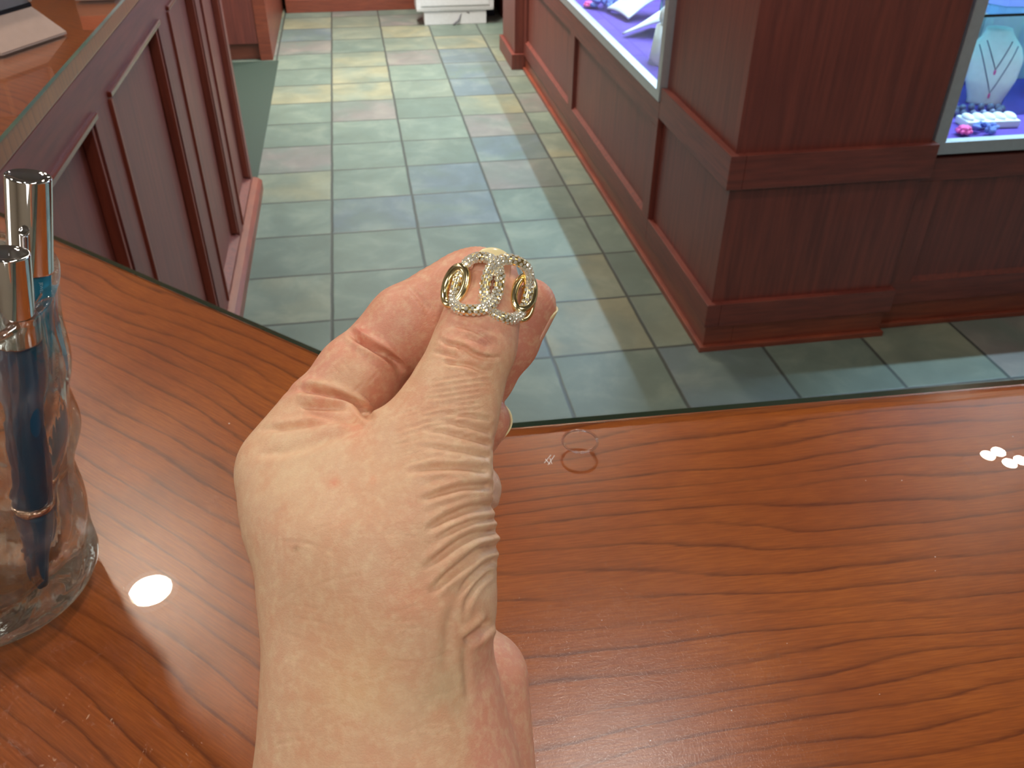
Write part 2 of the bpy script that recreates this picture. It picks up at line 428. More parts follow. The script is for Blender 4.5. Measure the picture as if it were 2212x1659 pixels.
# ------------------------------------------------------------------ panelled casework
def ledge_strip(bm, kind, a, b, plane, depth, z0, z1, sgn):
    """chamfered strip that joins a recessed panel to its rail"""
def panel_face(parent, axis, plane, out, spans, lo, hi, zb, zt, rec, mats, ends, bead=False):
    """rails and stiles at `plane`, panels set back by rec. axis 'x': face lies in a plane x=const, spans along y.
    out = -1/+1 direction the face looks."""
    def bx_(bm, a0, a1, p0, p1, z0, z1, bev=0.0015):
        p0, p1 = min(p0, p1), max(p0, p1)
        if axis == 'x': box(bm, p0, p1, a0, a1, z0, z1, bev)
        else: box(bm, a0, a1, p0, p1, z0, z1, bev)
    back = plane - out * rec
    bm = bmesh.new(); bx_(bm, ends[0], ends[1], plane, back, zt, hi); obj('top_rail', bm, mats[1], parent)
    bm = bmesh.new(); bx_(bm, ends[0], ends[1], plane, back, lo, zb); obj('bottom_rail', bm, mats[1], parent)
    cuts = [ends[0]] + [v for s in spans for v in s] + [ends[1]]
    for i in range(0, len(cuts), 2):
        if cuts[i + 1] - cuts[i] > .004:
            bm = bmesh.new(); bx_(bm, cuts[i], cuts[i + 1], plane, back, zb, zt); obj('stile', bm, mats[0], parent)
    for (a, b) in spans:
        bm = bmesh.new(); bx_(bm, a + .001, b - .001, back + out * .006, back - out * .010, zb + .001, zt - .001)
        # sloping ledge at the foot of the panel
        k = .014
        vs = []
        for aa in (a, b):
            for (pp, zz) in ((plane - out * .002, zb), (back + out * .004, zb), (back + out * .004, zb + k)):
                vs.append(bm.verts.new((pp, aa, zz) if axis == 'x' else (aa, pp, zz)))
        for f in ((0, 1, 2), (5, 4, 3), (0, 2, 5, 3), (2, 1, 4, 5), (1, 0, 3, 4)): bm.faces.new([vs[i] for i in f])
        pn = obj('panel', bm, mats[0], parent)
        if bead:
            bm = bmesh.new()
            bx_(bm, a - .004, b + .004, plane + out * .008, plane - out * .004, zt - .004, zt + .008, .003)
            obj('bead_moulding', bm, M['bead'], pn)
            bm = bmesh.new(); bx_(bm, a - .010, a + .002, plane + out * .007, plane - out * .004, zb, zt - .006, .002)
            obj('bead_moulding', bm, M['bead_v'], pn)
            bm = bmesh.new(); bx_(bm, b - .016, b - .002, plane - out * .004, back + out * .0065, zb + .016, zt - .006, .002)
            obj('bead_moulding', bm, M['bead_v'], pn)
M['bead_v'] = cabinet_wood('bead_cherry', True, srgb(140, 62, 38), srgb(112, 44, 28), .4)
M['bead'] = cabinet_wood('bead_lacquer', False, srgb(120, 50, 36), srgb(100, 36, 26), .16)

# left counter along the aisle
lc = thing('display_counter', 'long cherry wood counter with recessed panels along the left side of the aisle', 'counter')
XF = -0.495
bm = bmesh.new(); box(bm, -1.15, XF - .036, 1.07, 3.655, .09, 1.045); obj('counter_body', bm, M['cab'], lc)
panel_face(lc, 'x', XF, 1, [(1.10, 1.70), (1.83, 2.43), (2.58, 3.06), (3.16, 3.60)], .0, 1.045, .075, .965, .034, (M['cab'], M['cabh']), (1.071, 3.655), True)
bm = bmesh.new(); box(bm, -1.15, XF, 1.071, 3.66, 1.046, ZW, .003); obj('worktop', bm, M['counter_d'], lc)
bm = bmesh.new(); box(bm, -1.15, XF + .004, 1.071, 3.662, ZW + .0005, ZT); 
for f in bm.faces:
    if abs(f.normal.z) < .5: f.material_index = 1
obj('glass_sheet', bm, [M['glass_top'], M['glass_edge']], lc)
bm = bmesh.new()
pr = [(0, 0), (.036, 0), (.036, .04), (.022, .052), (.010, .056), (0, .058)]
vA = [bm.verts.new((XF + a, 1.071, b)) for a, b in pr]; vB = [bm.verts.new((XF + a, 3.67, b)) for a, b in pr]
bm.faces.new(vA); bm.faces.new(vB[::-1])
for i in range(len(pr)): bm.faces.new((vA[i], vB[i], vB[(i + 1) % len(pr)], vA[(i + 1) % len(pr)]))
obj('plinth', bm, M['base'], lc)

# hexagonal ring stand and small box on the left counter
def frustum(bm, c, r0, r1, z0, z1, n=6, rot=0.0):
    a = [bm.verts.new((c[0] + r0 * math.cos(rot + 2 * math.pi * k / n), c[1] + r0 * math.sin(rot + 2 * math.pi * k / n), z0)) for k in range(n)]
    b = [bm.verts.new((c[0] + r1 * math.cos(rot + 2 * math.pi * k / n), c[1] + r1 * math.sin(rot + 2 * math.pi * k / n), z1)) for k in range(n)]
    bm.faces.new(a[::-1]); bm.faces.new(b)
    for k in range(n): bm.faces.new((a[k], a[(k + 1) % n], b[(k + 1) % n], b[k]))
hs = thing('ring_display_stand', 'hexagonal ring display stand with pinkish sloping base on the left counter', 'display stand', (-0.695, 1.81, ZT))
bm = bmesh.new(); frustum(bm, (0, 0), .160, .158, 0.0005, .004, 6, .05); frustum(bm, (0, 0), .160, .112, .004, .050, 6, .05)
obj('sloping_base', bm, M['cream'], hs)
bm = bmesh.new(); frustum(bm, (0, 0), .113, .113, .0505, .0565, 6, .05); obj('dark_band', bm, M['black'], hs)
bm = bmesh.new(); frustum(bm, (0, 0), .111, .111, .057, .118, 6, .05); obj('hexagonal_body', bm, M['grey'], hs)
for k in range(6):
    a = .05 + k * math.pi / 3; bm = bmesh.new(); tube(bm, [(.112 * math.cos(a), .112 * math.sin(a), .059), (.112 * math.cos(a), .112 * math.sin(a), .117)], .004, 8)
    obj('corner_trim', bm, M['cream'], hs)
bm = bmesh.new(); frustum(bm, (0, 0), .113, .098, .119, .15, 6, .05); obj('tray_top', bm, M['black'], hs)
gb = thing('gift_box', 'small cream box with salmon lid at the back edge of the left counter', 'box', (-0.545, 2.16, ZT))
bm = bmesh.new(); box(bm, -.04, .04, -.06, .14, .0005, .03, .002); obj('box_base', bm, M['cream'], gb)
bm = bmesh.new(); box(bm, -.042, .042, -.05, .14, .03, .06, .002); obj('lid', bm, plain('salmon_card', srgb(206, 116, 96), .6), gb)

# end cabinet at the back left, back counter, white appliance
bm = bmesh.new(); box(bm, -1.5, -.492, 3.70, 5.69, .0003, .004, .001)
tag(obj('floor_mat', bm, M['floor_mat']), 'dark green floor mat past the far end of the left counter', 'mat')
ec = thing('cabinet', 'dark cherry cabinet with toe kick at the back left of the aisle', 'cabinet')
bm = bmesh.new(); box(bm, -1.35, -.555, 5.72, 7.2, .10, 1.05, .002); obj('body', bm, M['cab'], ec)
bm = bmesh.new(); box(bm, -1.35, -.60, 5.76, 7.2, 0, .10); obj('toe_kick', bm, M['base'], ec)
bm = bmesh.new(); box(bm, -.60, -.525, 5.715, 7.2, 0, 1.05, .003); obj('corner_post', bm, M['base'], ec)
bm = bmesh.new(); box(bm, -1.37, -.50, 5.70, 7.2, 1.05, 1.085, .003); obj('worktop', bm, M['cabh'], ec)
bc = thing('back_counter', 'low cherry wood counter across the far end of the aisle', 'counter')
bm = bmesh.new(); box(bm, -.495, 1.5, 7.0, 7.22, .09, .95, .002); obj('body', bm, M['cab'], bc)
bm = bmesh.new(); box(bm, -.495, 1.5, 6.97, 7.22, 0, .09, .004); obj('plinth', bm, M['base'], bc)
bm = bmesh.new(); box(bm, -.495, 1.5, 6.96, 7.22, .951, .985, .003); obj('worktop', bm, M['cabh'], bc)
ap = thing('white_appliance', 'white boxy appliance on a smaller white base at the far end of the aisle', 'appliance', (.70, 6.45, 0))
bm = bmesh.new(); box(bm, -.22, .22, .01, .16, 0, .0895, .006); obj('base', bm, M['white_pl'], ap)
bm = bmesh.new(); box(bm, -.275, .275, 0, .17, .09, .62, .02); obj('housing', bm, M['white_pl'], ap)
bm = bmesh.new(); box(bm, -.24, .24, -.006, .002, .13, .58, .003); obj('front_panel', bm, M['white_pl'], ap)
bm = bmesh.new(); tube(bm, [(-.02, -.01, .002), (.02, .00, .03), (.05, .02, .085), (.10, .012, .075)], .006, 8); obj('cord', bm, M['grey'], ap, True)
nb = thing('waste_bin', 'dark navy bin behind the white appliance', 'bin', (.90, 6.81, 0))
bm = bmesh.new(); frustum(bm, (0, 0), .16, .17, .001, .43, 4, math.pi / 4); obj('bin_body', bm, M['navy'], nb)
bm = bmesh.new(); box(bm, -.13, .13, -.13, .13, .431, .45, .006); obj('rim', bm, M['navy'], nb)

# ------------------------------------------------------------------ right island with show cases
isl = thing('showcase_island', 'dark cherry wood show case island with panelled base on the right side of the aisle', 'display case')
XI, YI = 0.978, 2.150
bm = bmesh.new(); box(bm, XI + .0225, 3.5, YI + .07, 5.2, .0, .60)
obj('cabinet_body', bm, M['cab'], isl)
# aisle face
panel_face(isl, 'x', XI, -1, [(2.85, 4.02), (4.10, 5.24)], .085, .585, .165, .500, .022, (M['cab'], M['cabh']), (2.776, 5.30), False)
# pillar at the corner, above and below the trim
bm = bmesh.new(); box(bm, XI + .020, 1.585, YI + .020, 2.774, .085, 2.5, .002)
obj('corner_pillar', bm, M['cab'], isl)
for nm, z0, z1 in (('trim_band', .535, .635), ('trim_band', .085, .165)):
    for q in ((XI, XI + .045, YI, 2.775), (XI + .0455, 1.60, YI, YI + .045)):
        bm = bmesh.new(); box(bm, *q, z0, z1, .003); obj(nm, bm, M['cabh'], isl)
# front bay to the right, set back from the pillar
YB = YI + .045
panel_face(isl, 'y', YB, -1, [(1.675, 2.60), (2.68, 3.4)], .085, .575, .165, .505, .020, (M['cab'], M['cabh']), (1.586, 3.5), False)
# base boards with a small foot moulding
bm = bmesh.new()
box(bm, XI + .008, XI + .1, YI + .008, 5.28, 0, .084, .002)
box(bm, XI + .1005, 1.585, YI + .008, YI + .1, 0, .084, .002)
obj('base_board', bm, M['base'], isl)
bm = bmesh.new(); box(bm, 1.587, 3.5, YB + .006, YB + .1, 0, .084, .002); obj('base_board', bm, M['base'], isl)
bm = bmesh.new()
prism(bm, [(XI - .008, YI - .008), (1.592, YI - .008), (1.592, YI + .02), (XI + .02, YI + .02), (XI + .02, 5.28), (XI - .008, 5.28)], 0, .018, .005)
obj('foot_moulding', bm, M['base'], isl)
bm = bmesh.new(); prism(bm, [(1.593, YB - .008), (3.5, YB - .008), (3.5, YB + .02), (1.593, YB + .02)], 0, .016, .005); obj('foot_moulding', bm, M['base'], isl)
# far pillar on the aisle side
bm = bmesh.new(); box(bm, .925, 1.45, 5.31, 5.75, .09, 2.5, .003); box(bm, .905, 1.47, 5.29, 5.77, 0, .09, .004)
obj('far_pillar', bm, M['cab'], isl)
bm = bmesh.new(); box(bm, 1.06, 1.6, 5.78, 6.9, .0, .60, .003); obj('far_bay', bm, M['cab'], isl)
# show case A : aisle side
ZC = .618
def frame_rect_x(bm, x0, x1, ya, yb, za, zb, wd):
    box(bm, x0, x1, ya, yb, za, za + wd, .002); box(bm, x0, x1, ya, yb, zb - wd, zb, .002)
    box(bm, x0, x1, ya, ya + wd, za + wd, zb - wd, .002); box(bm, x0, x1, yb - wd, yb, za + wd, zb - wd, .002)
bm = bmesh.new(); frame_rect_x(bm, XI - .004, XI + .03, 2.782, 5.29, .586, 2.0, .034)
box(bm, XI - .006, XI + .02, 4.28, 4.31, .60, 1.99, .001)
obj('aluminium_frame', bm, M['silver'], isl)
bm = bmesh.new(); box(bm, XI + .008, XI + .014, 2.81, 5.26, .616, 1.968); obj('pane', bm, M['pane'], isl)
bm = bmesh.new(); box(bm, XI + .03, 1.6, 2.776, 5.29, .601, ZC); obj('purple_lining', bm, M['purple'], isl)
bm = bmesh.new(); box(bm, 1.6, 1.62, 2.78, 5.29, ZC, 2.0); box(bm, XI + .034, 1.62, 2.777, 2.786, ZC, 2.0); obj('case_back', bm, M['white'], isl)
bm = bmesh.new(); box(bm, XI - .004, 1.62, 2.776, 5.29, 2.0, 2.5); obj('canopy', bm, M['cab'], isl)
# show case B : front side
bm = bmesh.new()
YBF = YI + .03
def frame_rect_y(bm, y0, y1, xa, xb, za, zb, wd):
    box(bm, xa, xb, y0, y1, za, za + wd, .002); box(bm, xa, xb, y0, y1, zb - wd, zb, .002)
    box(bm, xa, xa + wd, y0, y1, za + wd, zb - wd, .002); box(bm, xb - wd, xb, y0, y1, za + wd, zb - wd, .002)
frame_rect_y(bm, YBF, YBF + .03, 1.602, 3.5, .592, 2.0, .036)
obj('aluminium_frame', bm, M['silver'], isl)
bm = bmesh.new(); box(bm, 1.63, 3.47, YBF + .012, YBF + .018, .62, 1.97); obj('pane', bm, M['pane'], isl)
bm = bmesh.new(); box(bm, 1.622, 3.5, YBF + .03, 2.75, .601, ZC); obj('purple_lining', bm, M['purple'], isl)
bm = bmesh.new(); box(bm, 1.622, 3.5, 2.75, 2.77, ZC, 2.0); box(bm, 1.59, 1.60, YBF + .03, 2.75, ZC, 2.0); obj('case_back', bm, M['white'], isl)
bm = bmesh.new(); box(bm, 1.60, 3.5, YBF, 2.77, 2.0, 2.5); obj('canopy', bm, M['cab'], isl)
bm = bmesh.new(); box(bm, 1.63, 3.47, 2.44, 2.745, .903, .911); obj('glass_shelf', bm, clear_glass('shelf_glass', (.35, .95, .95), 1.5), isl)

# ------------------------------------------------------------------ jewellery displays in the cases
def bust_mesh(h=.2, wd=.07):
    """necklace bust: narrow neck, wide shoulders tapering to a foot, hollow scooped face"""
    bm = bmesh.new(); n = 28; m = 26
    rows = []
    for j in range(m + 1):
        t = j / m; z = t * h
        wx = wd * np.interp(t, [0, .05, .35, .62, .78, .88, .95, 1], [.62, .62, .90, 1.0, .86, .62, .50, .46])
        dy = wd * np.interp(t, [0, .3, .6, .85, 1], [.40, .42, .38, .36, .36])
        oy = wd * np.interp(t, [0, .3, .6, .85, 1], [0, .05, .25, .55, .8])
        rows.append([bm.verts.new((wx * math.cos(2 * math.pi * k / n), oy + dy * math.sin(2 * math.pi * k / n) * (1.0 if math.sin(2 * math.pi * k / n) > 0 else .75), z)) for k in range(n)])
    for j in range(m):
        for k in range(n): bm.faces.new((rows[j][k], rows[j][(k + 1) % n], rows[j + 1][(k + 1) % n], rows[j + 1][k]))
    bm.faces.new(rows[0][::-1]); bm.faces.new(rows[-1])
    return bm
chain_m = plain('dark_chain', srgb(70, 74, 120), .3, .8)
def bust(x, y, rz, h, wd, label, necklace=True, group=None):
    t = thing('necklace_bust', label, 'display bust', (x, y, ZC + .001), (0, 0, rz), group)
    obj('torso', bust_mesh(h, wd), M['white'], t, True)
    if necklace:
        for nm, drop, zt, wf in (('necklace', .50, .86, .55), ('necklace', .18, .80, .84)):
            k = thing('necklace', ('short' if drop > .3 else 'long') + ' thin chain necklace with pink pendant on the tall white bust', 'necklace', (x, y, ZC + .001), (0, 0, rz))
            bm = bmesh.new(); pts = []
            for i in range(17):
                s_ = i / 16 * 2 - 1; tz = drop + (zt - drop) * abs(s_) ** 1.0
                xx = s_ * wf * wd * .8
                oy = wd * np.interp(tz, [0, .3, .6, .85, 1], [0, .05, .25, .55, .8]); dy = wd * np.interp(tz, [0, .3, .6, .85, 1], [.40, .42, .38, .36, .36])
                wx = wd * np.interp(tz, [0, .05, .35, .62, .78, .88, .95, 1], [.62, .62, .90, 1.0, .86, .62, .50, .46])
                q = max(0.0, 1 - (xx / wx) ** 2)
                pts.append((xx, oy - dy * .75 * math.sqrt(q) - .0015, tz * h))
            tube(bm, pts, .0013, 6); obj('chain', bm, chain_m, k, True)
            bm = bmesh.new(); ellipsoid(bm, Vector(pts[8]) + Vector((0, -.002, -.008)), (.0035, .0025, .009), None, 10, 8); obj('pendant', bm, M['pink'], k, True)
    return t
bust(1.985, 2.52, -.35, .215, .086, 'tall white necklace bust in the right front case beside the aluminium frame')
bust(2.24, 2.58, -.2, .20, .08, 'white necklace bust at the right edge of the photo in the front case', False)
# tray with rolls, beads, flower
def tray(x, y, rz, sx, sy, label):
    t = thing('ring_tray', label, 'jewellery tray', (x, y, ZC + .001), (0, 0, rz))
    bm = bmesh.new(); box(bm, -sx, sx, -sy, sy, 0, .022, .006); obj('tray_base', bm, M['white'], t)
    for k in range(5):
        bm = bmesh.new(); xx = -sx + (k + .5) * 2 * sx / 5
        ellipsoid(bm, Vector((xx, 0, .024)), (sx / 5 * .85, sy * .8, .012), None, 14, 10); obj('ring_pad', bm, M['white'], t, True)
tray(1.865, 2.325, -.04, .085, .035, 'white padded ring tray in front of the tall bust in the front case')
def beads(x, y, label, n=16, col='beads'):
    random.seed(int(x * 100)); bm = bmesh.new()
    for k in range(n):
        a = 2 * math.pi * k / n; ellipsoid(bm, Vector((x + .085 * math.cos(a), y + .030 * math.sin(a), ZC + .011)), (.0105, .0105, .0105), None, 10, 8)
    tag(obj('bead_bracelet', bm, M[col], smooth=True), label, 'bracelet')
beads(1.90, 2.43, 'string of grey pearls lying behind the white ring tray')
def flower(x, y, s, label, col='pink'):
    t = thing('flower_ornament', label, 'flower', (x, y, ZC + .001))
    bm = bmesh.new(); n = 8
    for ring, rr, hh in ((0, 1.0, .35), (1, .6, .7)):
        for k in range(n - 2 * ring):
            a = 2 * math.pi * k / (n - 2 * ring) + ring * .4
            ellipsoid(bm, Vector((s * rr * .6 * math.cos(a), s * rr * .6 * math.sin(a), s * hh + .003)), (s * .45, s * .3, s * .3), Matrix.Rotation(a, 3, 'Z'), 10, 8)
    ellipsoid(bm, Vector((0, 0, s * .9)), (s * .25, s * .25, s * .25), None, 8, 6)
    obj('petals', bm, M[col], t, True)
flower(1.742, 2.255, .024, 'pink flower ornament at the left front corner of the front case')
def puff(x, y, s, label):
    random.seed(int(x * 77 + y * 13)); bm = bmesh.new()
    for k in range(26):
        a = random.uniform(0, 6.28); r = s * math.sqrt(random.random())
        ellipsoid(bm, Vector((x + r * math.cos(a), y + r * math.sin(a), ZC + .006 + s * .17 + random.random() * s * .35)), (s * .28, s * .22, s * .16), Matrix.Rotation(a, 3, 'Y'), 8, 6)
    tag(obj('tulle_puff', bm, M['bluefl'], smooth=True), label, 'ornament')
puff(1.815, 2.262, .034, 'crumpled pale blue tulle beside the pink flower in the front case')
tag(obj('white_dish', (lambda b: (lathe(b, [(0, .002), (.05, .002), (.075, .03), (.078, .032), (.072, .033), (.045, .008), (0, .007)], 32, (2.13, 2.36, ZC + .001)), b)[1])(bmesh.new()), M['white'], smooth=True), 'shallow white dish at the right edge of the front case', 'dish')
tag(obj('earring_stand', (lambda b: (box(b, 2.06, 2.17, 2.69, 2.73, ZC + .001, ZC + .26, .004), b)[1])(bmesh.new()), M['white']), 'pale upright block behind the tall necklace bust', 'display stand')
# things on the glass shelf
for i, (x, y, wd_, h_, c_) in enumerate([(1.80, 2.56, .05, .05, 'white'), (2.0, 2.58, .07, .03, 'bluefl'), (2.25, 2.56, .05, .09, 'white'), (2.5, 2.56, .06, .06, 'white')]):
    bm = bmesh.new(); frustum(bm, (x, y), wd_, wd_ * .8, .912, .912 + h_, 8, .2)
    tag(obj('display_block', bm, M[c_]), ['low white display block at the left end of the glass shelf', 'pale blue flat display block on the glass shelf', 'tall white display block on the glass shelf', 'white display block farthest right on the glass shelf'][i], 'display block')
# aisle side case: draped white stand, arm shaped bracelet stand, flowers, tulle
def drape(x, y, rz, L, W, Hh, label, seed):
    """white leatherette wave: a curved sheet arching over the cloth"""
    t = thing('curved_jewellery_stand', label, 'display stand', (x, y, ZC + .001), (0, 0, rz))
    bm = bmesh.new(); n = 30; m = 10; th = .006
    top = []; bot = []
    for i in range(n + 1):
        u = i / n; r1 = []; r2 = []
        for j in range(m + 1):
            v = j / m - .5
            z = Hh * (.12 + .88 * math.sin(math.pi * min(1, u * 1.05)) ** 1.2) * (1 - .45 * (2 * v) ** 2) + .004
            xx = (u - .5) * L; yy = v * W * (1 - .55 * u) + .3 * W * math.sin(u * 3 + seed)
            r1.append(bm.verts.new((xx, yy, z + th))); r2.append(bm.verts.new((xx, yy, max(.0005, z - th * .3))))
        top.append(r1); bot.append(r2)
    for i in range(n):
        for j in range(m):
            bm.faces.new((top[i][j], top[i + 1][j], top[i + 1][j + 1], top[i][j + 1])); bm.faces.new((bot[i][j], bot[i][j + 1], bot[i + 1][j + 1], bot[i + 1][j]))
        for j in (0, m):
            q = (top[i][j], bot[i][j], bot[i + 1][j], top[i + 1][j]); bm.faces.new(q)
    for i in (0, n):
        for j in range(m): bm.faces.new((top[i][j], bot[i][j], bot[i][j + 1], top[i][j + 1]))
    obj('curved_sheet', bm, M['white'], t, True)
    bm = bmesh.new(); frustum(bm, (.03, .25 * W), .03, .022, 0, Hh * .6, 10); obj('foot', bm, M['white'], t, True)
drape(1.235, 3.42, -.85, .36, .22, .12, 'white curved jewellery stand in the aisle side case, largest of the white displays', .2)
drape(1.32, 3.80, .2, .40, .2, .17, 'second white curved stand behind the largest one in the aisle side case', 1.4)
t = thing('ring_finger_stand', 'white tapered ring stand near the corner pillar in the aisle side case', 'display stand', (1.10, 3.12, ZC + .001))
bm = bmesh.new(); frustum(bm, (0, 0), .060, .042, 0, .13, 12); obj('cone', bm, M['white'], t, True)
bm = bmesh.new(); ellipsoid(bm, Vector((0, 0, .16)), (.035, .035, .04)); obj('rounded_top', bm, M['white'], t, True)
t2 = thing('bracelet_stand', 'white bar bracelet stand rising behind the tapered ring stand', 'display stand', (1.44, 3.28, ZC + .001))
bm = bmesh.new(); frustum(bm, (0, 0), .05, .03, 0, .12, 12); obj('post', bm, M['white'], t2, True)
bm = bmesh.new(); tube(bm, [(-.14, .05, .13), (-.07, .02, .155), (0, 0, .16), (.07, -.02, .155), (.14, -.05, .13)], [.022, .03, .032, .03, .022], 14); obj('padded_bar', bm, M['white'], t2, True)
flower(1.045, 2.905, .022, 'pink flower ornament beside the corner pillar in the aisle side case')
flower(1.035, 4.02, .024, 'pink flower ornament beside the mullion in the aisle side case')
puff(1.115, 4.00, .07, 'crumpled pale blue tulle beside the mullion in the aisle side case')
bm = bmesh.new(); bmesh.ops.create_icosphere(bm, subdivisions=2, radius=.028, matrix=Matrix.Translation((1.13, 3.30, ZC + .245)))
tube(bm, [(1.13, 3.30, ZC + .001), (1.13, 3.30, ZC + .22)], .002, 8)
tag(obj('crystal_ornament', bm, clear_glass('aqua_crystal', (.3, .95, 1.0), 1.6)), 'aqua faceted crystal on a thin stem beside the corner pillar', 'ornament')
# ------------------------------------------------------------------ glass vase with cleaning pens
VC = (-.249, .412)
def vase_r(z):      # outer radius by height above the counter
    return float(np.interp(z, [0, .006, .02, .05, .08, .12, .16, .195], [.0535, .0572, .0590, .0625, .0660, .0735, .0820, .0888]))
def wavy(r, z, a):
    amp = .0021 * max(0.0, min(1.0, (z - .004) / .02)) * (1 - .75 * max(0.0, (z - .08) / .12))
    return r + amp * (math.sin(5 * a + 55 * z) + .7 * math.sin(8 * a - 90 * z + 1.3) + .8 * math.sin(3 * a + 130 * z + .5))
def wavy_in(r, z, a):
    amp = .0017 * max(0.0, min(1.0, (z - .02) / .02)) * (1 - .8 * max(0.0, (z - .08) / .12))
    return r + amp * (math.sin(4 * a - 70 * z + 2) + .8 * math.sin(7 * a + 60 * z))
bm = bmesh.new()
H_ = .190
prof = [(0, .0004)] + [(.050 * i / 4, .0004) for i in range(1, 5)] + [(.0535, .0015)]
nz = 60
outer = [(vase_r(.004 + (H_ - .004) * i / nz), .004 + (H_ - .004) * i / nz) for i in range(nz + 1)]
rim_o = vase_r(H_)
rim = [(rim_o - .0030 + .0042 * math.cos(a), H_ + .0040 * math.sin(a)) for a in np.linspace(0.0, math.pi, 9)]
inner = []
for i in range(nz + 1):
    z = H_ - (H_ - .030) * i / nz
    inner.append((vase_r(z) - .0062 - .003 * max(0, 1 - (z - .03) / .06), z))
bot = [(.044, .0255), (.038, .0235), (.028, .0225), (.014, .022), (0, .0218)]
n1 = len(prof); n2 = n1 + len(outer) + len(rim)
allp = prof + outer + rim[1:-1] + inner + bot
cnt = {'i': 0}
inner_set = {(round(a, 7), round(b, 7)) for a, b in inner}
def rf_(r, z, a):
    if (round(r, 7), round(z, 7)) in inner_set: return wavy_in(r, z, a)
    if z >= .0039: return wavy(r, z, a)
    return r
lathe(bm, allp, 120, (VC[0], VC[1], ZT), rfun=rf_)
for v_ in bm.verts:
    k_ = max(0.0, v_.co.z - ZT - .02) / .17
    v_.co.x += -.005 * k_; v_.co.y += .013 * k_
s = N('vase_glass'); s.set(Base_Color=(.94, 1.0, .97), Roughness=0.0, IOR=1.5, Transmission_Weight=1.0)
vv = s.coord((1, 1, .45)); s.bump(s.noise(vv, 70, 2, .4, .6), .5, .003)
tr_ = s.n('ShaderNodeBsdfTransparent'); tr_.inputs[0].default_value = (.97, 1, .985, 1); mx_ = s.n('ShaderNodeMixShader', i_0=.2)
s.l(s.b.outputs[0], mx_.inputs[1]); s.l(tr_.outputs[0], mx_.inputs[2]); s.l(mx_.outputs[0], s.out.inputs[0])
vase = obj('glass_vase', bm, s.m, smooth=True)
tag(vase, 'thick wavy clear glass vase holding pens on the counter', 'vase')

chrome = plain('chrome', (.92, .90, .90), .04, 1.0)
rosegold = plain('rose_gold', (.85, .55, .42), .12, 1.0)
teal = plain('teal_barrel', srgb(34, 122, 150), .3, Specular_IOR_Level=.3)
navyb = plain('navy_barrel', srgb(18, 66, 92), .3, Specular_IOR_Level=.3)
letter = plain('letter_grey', srgb(176, 212, 226), .5)
def frame_for(a, b):
    z = (Vector(b) - Vector(a)).normalized(); view = (Vector((0, 0, CAMH)) - Vector(b)).normalized()
    y = -(view - z * view.dot(z)).normalized(); x = y.cross(z)
    m = Matrix((x, y, z)).transposed().to_4x4(); m.translation = Vector(a); return m
def pen(bot, top, r, cap_len, barrel_mat, label, words=()):
    m = frame_for(bot, top); L = (Vector(top) - Vector(bot)).length
    t = thing('cleaning_pen', label, 'pen'); t.matrix_world = m
    c0 = L - cap_len
    bm = bmesh.new(); lathe(bm, [(0, c0 + .001), (r * .9, c0 + .001), (r, c0), (r, c0 + .0006), (r, L - .0012), (r * .985, L - .0003), (r * .93, L), (r * .88, L - .0007), (r * .5, L - .0009), (0, L - .0009)], 56)
    obj('cap', bm, chrome, t, True)
    bm = bmesh.new(); lathe(bm, [(0, .060), (r * .86, .060), (r * .88, .061), (r * .88, c0 - .0015), (r * .80, c0 - .0008), (0, c0 - .0008)], 56)
    br = obj('barrel', bm, barrel_mat, t, True)
    bm = bmesh.new(); lathe(bm, [(r * .7, .056), (r * .93, .0562), (r * .94, .0585), (r * .9, .0598), (r * .7, .0598)], 48, close=True)
    obj('copper_band', bm, rosegold, t, True)
    bm = bmesh.new(); lathe(bm, [(0, .0), (r * .35, .001), (r * .45, .006), (r * .62, .03), (r * .8, .052), (r * .82, .0555), (0, .0555)], 40)
    obj('tapered_end', bm, navyb, t, True)
    for txt, zt, ang, size in words:
        cu = bpy.data.curves.new('lettering', 'FONT'); cu.body = txt; cu.size = size
        to = bpy.data.objects.new('lettering_tmp', cu); COL.objects.link(to)
        bpy.context.view_layer.update()
        me = bpy.data.meshes.new_from_object(to.evaluated_get(bpy.context.evaluated_depsgraph_get()))
        bpy.data.objects.remove(to); bpy.data.curves.remove(cu)
        R_ = r * .88 + .00012
        for v in me.vertices:          # text runs down the barrel, wrapped round it
            x, y = v.co.x, v.co.y
            aa = ang + y / R_
            v.co = Vector((R_ * math.sin(aa), -R_ * math.cos(aa), zt - x))
        me.name = 'lettering'
        link_mesh('lettering', me, letter, br)
    return t

pen((-.2205, .4150, ZT + .0235), (-.1647, .4372, 1.3355), .0106, .050, teal, 'tall chrome capped pen with teal barrel leaning on the right rim of the vase',
    [('JEWELRY', .1815, .42, .0023), ('CONNOISSEURS\u00ae', .140, .25, .0036)])
pen((-.2138, .3850, ZT + .0240), (-.1740, .4060, 1.3100), .0106, .047, navyb, 'shorter chrome capped pen with navy barrel at the left in the vase')
